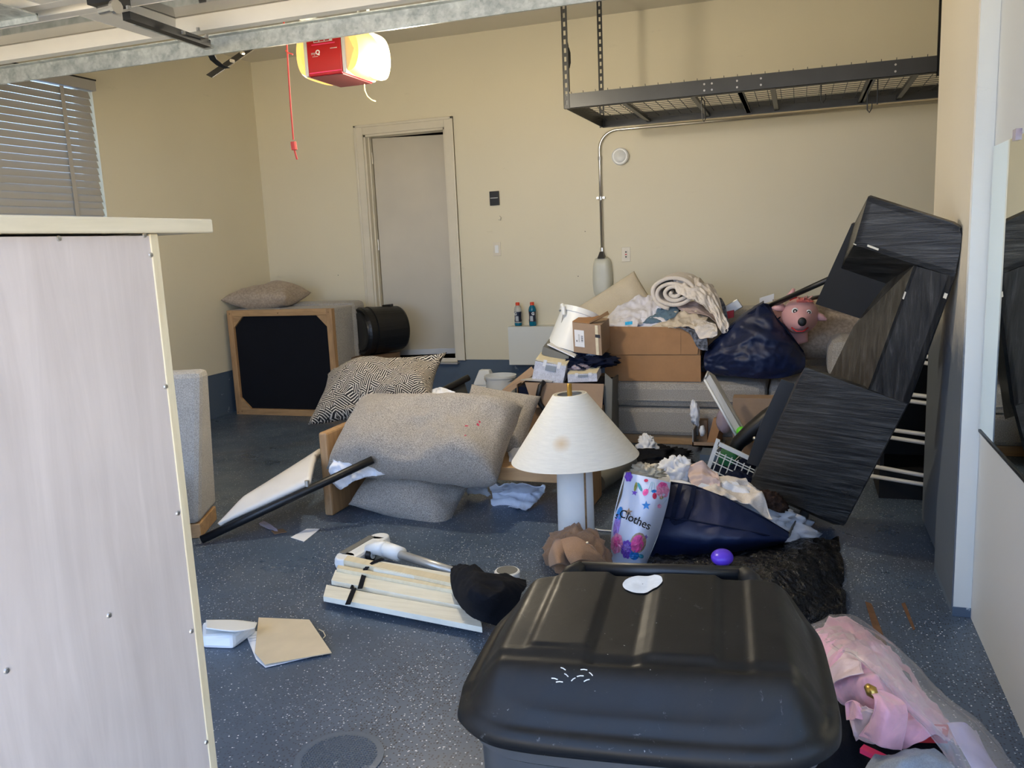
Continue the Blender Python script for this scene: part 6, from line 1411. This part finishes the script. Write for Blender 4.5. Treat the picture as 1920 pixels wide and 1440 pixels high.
for k, (m, rw) in enumerate((('tullepale', [[F(1520, 1190, .24), F(1560, 1172, .26), F(1590, 1172, .24)], [F(1535, 1240, .30), F(1575, 1228, .35), F(1612, 1232, .36)], [F(1555, 1285, .30), F(1585, 1272, .36), F(1620, 1265, .38)]]),
                             ('tulle', [[F(1630, 1290, .38), F(1655, 1290, .38), F(1690, 1310, .36)], [F(1640, 1330, .36), F(1665, 1335, .37), F(1700, 1345, .34)], [F(1610, 1385, .26), F(1650, 1400, .28), F(1690, 1405, .26)]]),
                             ('tullepale', [[F(1590, 1330, .28), F(1620, 1330, .34), F(1650, 1345, .34)], [F(1600, 1365, .26), F(1640, 1360, .31), F(1670, 1370, .30)], [F(1608, 1390, .22), F(1640, 1392, .26), F(1668, 1395, .26)]]),
                             ('tulle', [[F(1590, 1320, .30), F(1605, 1312, .34), F(1620, 1325, .34)], [F(1592, 1345, .28), F(1605, 1350, .30), F(1620, 1352, .30)]]))):
    cloth(drape(rw, 34, 34, seed=112+k, amp=.012, freq=7, dirv=(0, -.3, 1), hem=.015), 'ruffle', m, pd_, solid=.0015)
B().tube([F(1625, 1286, .385), F(1634, 1296, .38), F(1642, 1306, .375)], [.008, .014, .008], 8).obj('gold_trim', 'brass', pd_, smooth=True)
rows = [[F(1508, 1180, .20), F(1545, 1160, .235), F(1590, 1152, .22), F(1635, 1180, .04)],
        [F(1560, 1215, .34), F(1610, 1200, .37), F(1660, 1202, .33), F(1712, 1240, .04)],
        [F(1640, 1262, .38), F(1680, 1262, .38), F(1725, 1275, .30), F(1780, 1310, .04)],
        [F(1690, 1320, .34), F(1725, 1325, .34), F(1790, 1335, .26), F(1850, 1370, .04)],
        [F(1760, 1400, .26), F(1800, 1400, .26), F(1850, 1400, .20), F(1905, 1432, .03)],
        [F(1800, 1470, .22), F(1840, 1470, .22), F(1880, 1470, .16), F(1930, 1480, .03)]]
cloth(drape(rows, 60, 80, seed=117, amp=.010, freq=4, dirv=(0, -.3, 1), hem=.01), 'clear_cover', 'film', pd_, solid=.0)
cloth(drape([[F(1775, 1360, .25), F(1810, 1358, .25), F(1830, 1370, .2)], [F(1800, 1400, .24), F(1830, 1395, .22), F(1850, 1410, .18)], [F(1830, 1450, .2), F(1860, 1450, .2), F(1880, 1460, .15)]], 24, 24, seed=118, amp=.008, freq=5, dirv=(0, 0, 1)), 'satin_fold', 'lilac', pd_, solid=.001)
heap('dark_bag', 'black bag under the pink costume beside the bin', 'bag', F(1600, 1400, .0), (.19, 0, 0), (0, .30, 0), (0, 0, .15), 'blackcloth', 120, .15, 1.8)
o = B().para(F(1700, 1392, .19), (.09, .02, 0), (.01, .05, 0), (0, 0, .02)).obj('red_cloth', 'redpaint'); tag(o, 'red cloth corner under the pink tulle', 'cloth')
o = B().para(F(1612, 1412, .20), (.05, -.05, .01), (.01, .02, 0), (0, 0, .012)).obj('pink_strap', 'hotpink'); tag(o, 'hot pink strap at the bottom edge beside the bin', 'strap')
cl('grey_garment', 'grey blue sweatshirt crumpled at the bottom right', 'clothing', [[F(1640, 1418, .22), F(1700, 1404, .26), F(1760, 1415, .22)], [F(1620, 1440, .24), F(1700, 1432, .29), F(1790, 1450, .22)], [F(1620, 1500, .2), F(1700, 1500, .24), F(1800, 1510, .18)]], 'greycloth', nu=40, nv=30, seed=121, amp=.018, freq=6, dirv=(0, -.3, 1))
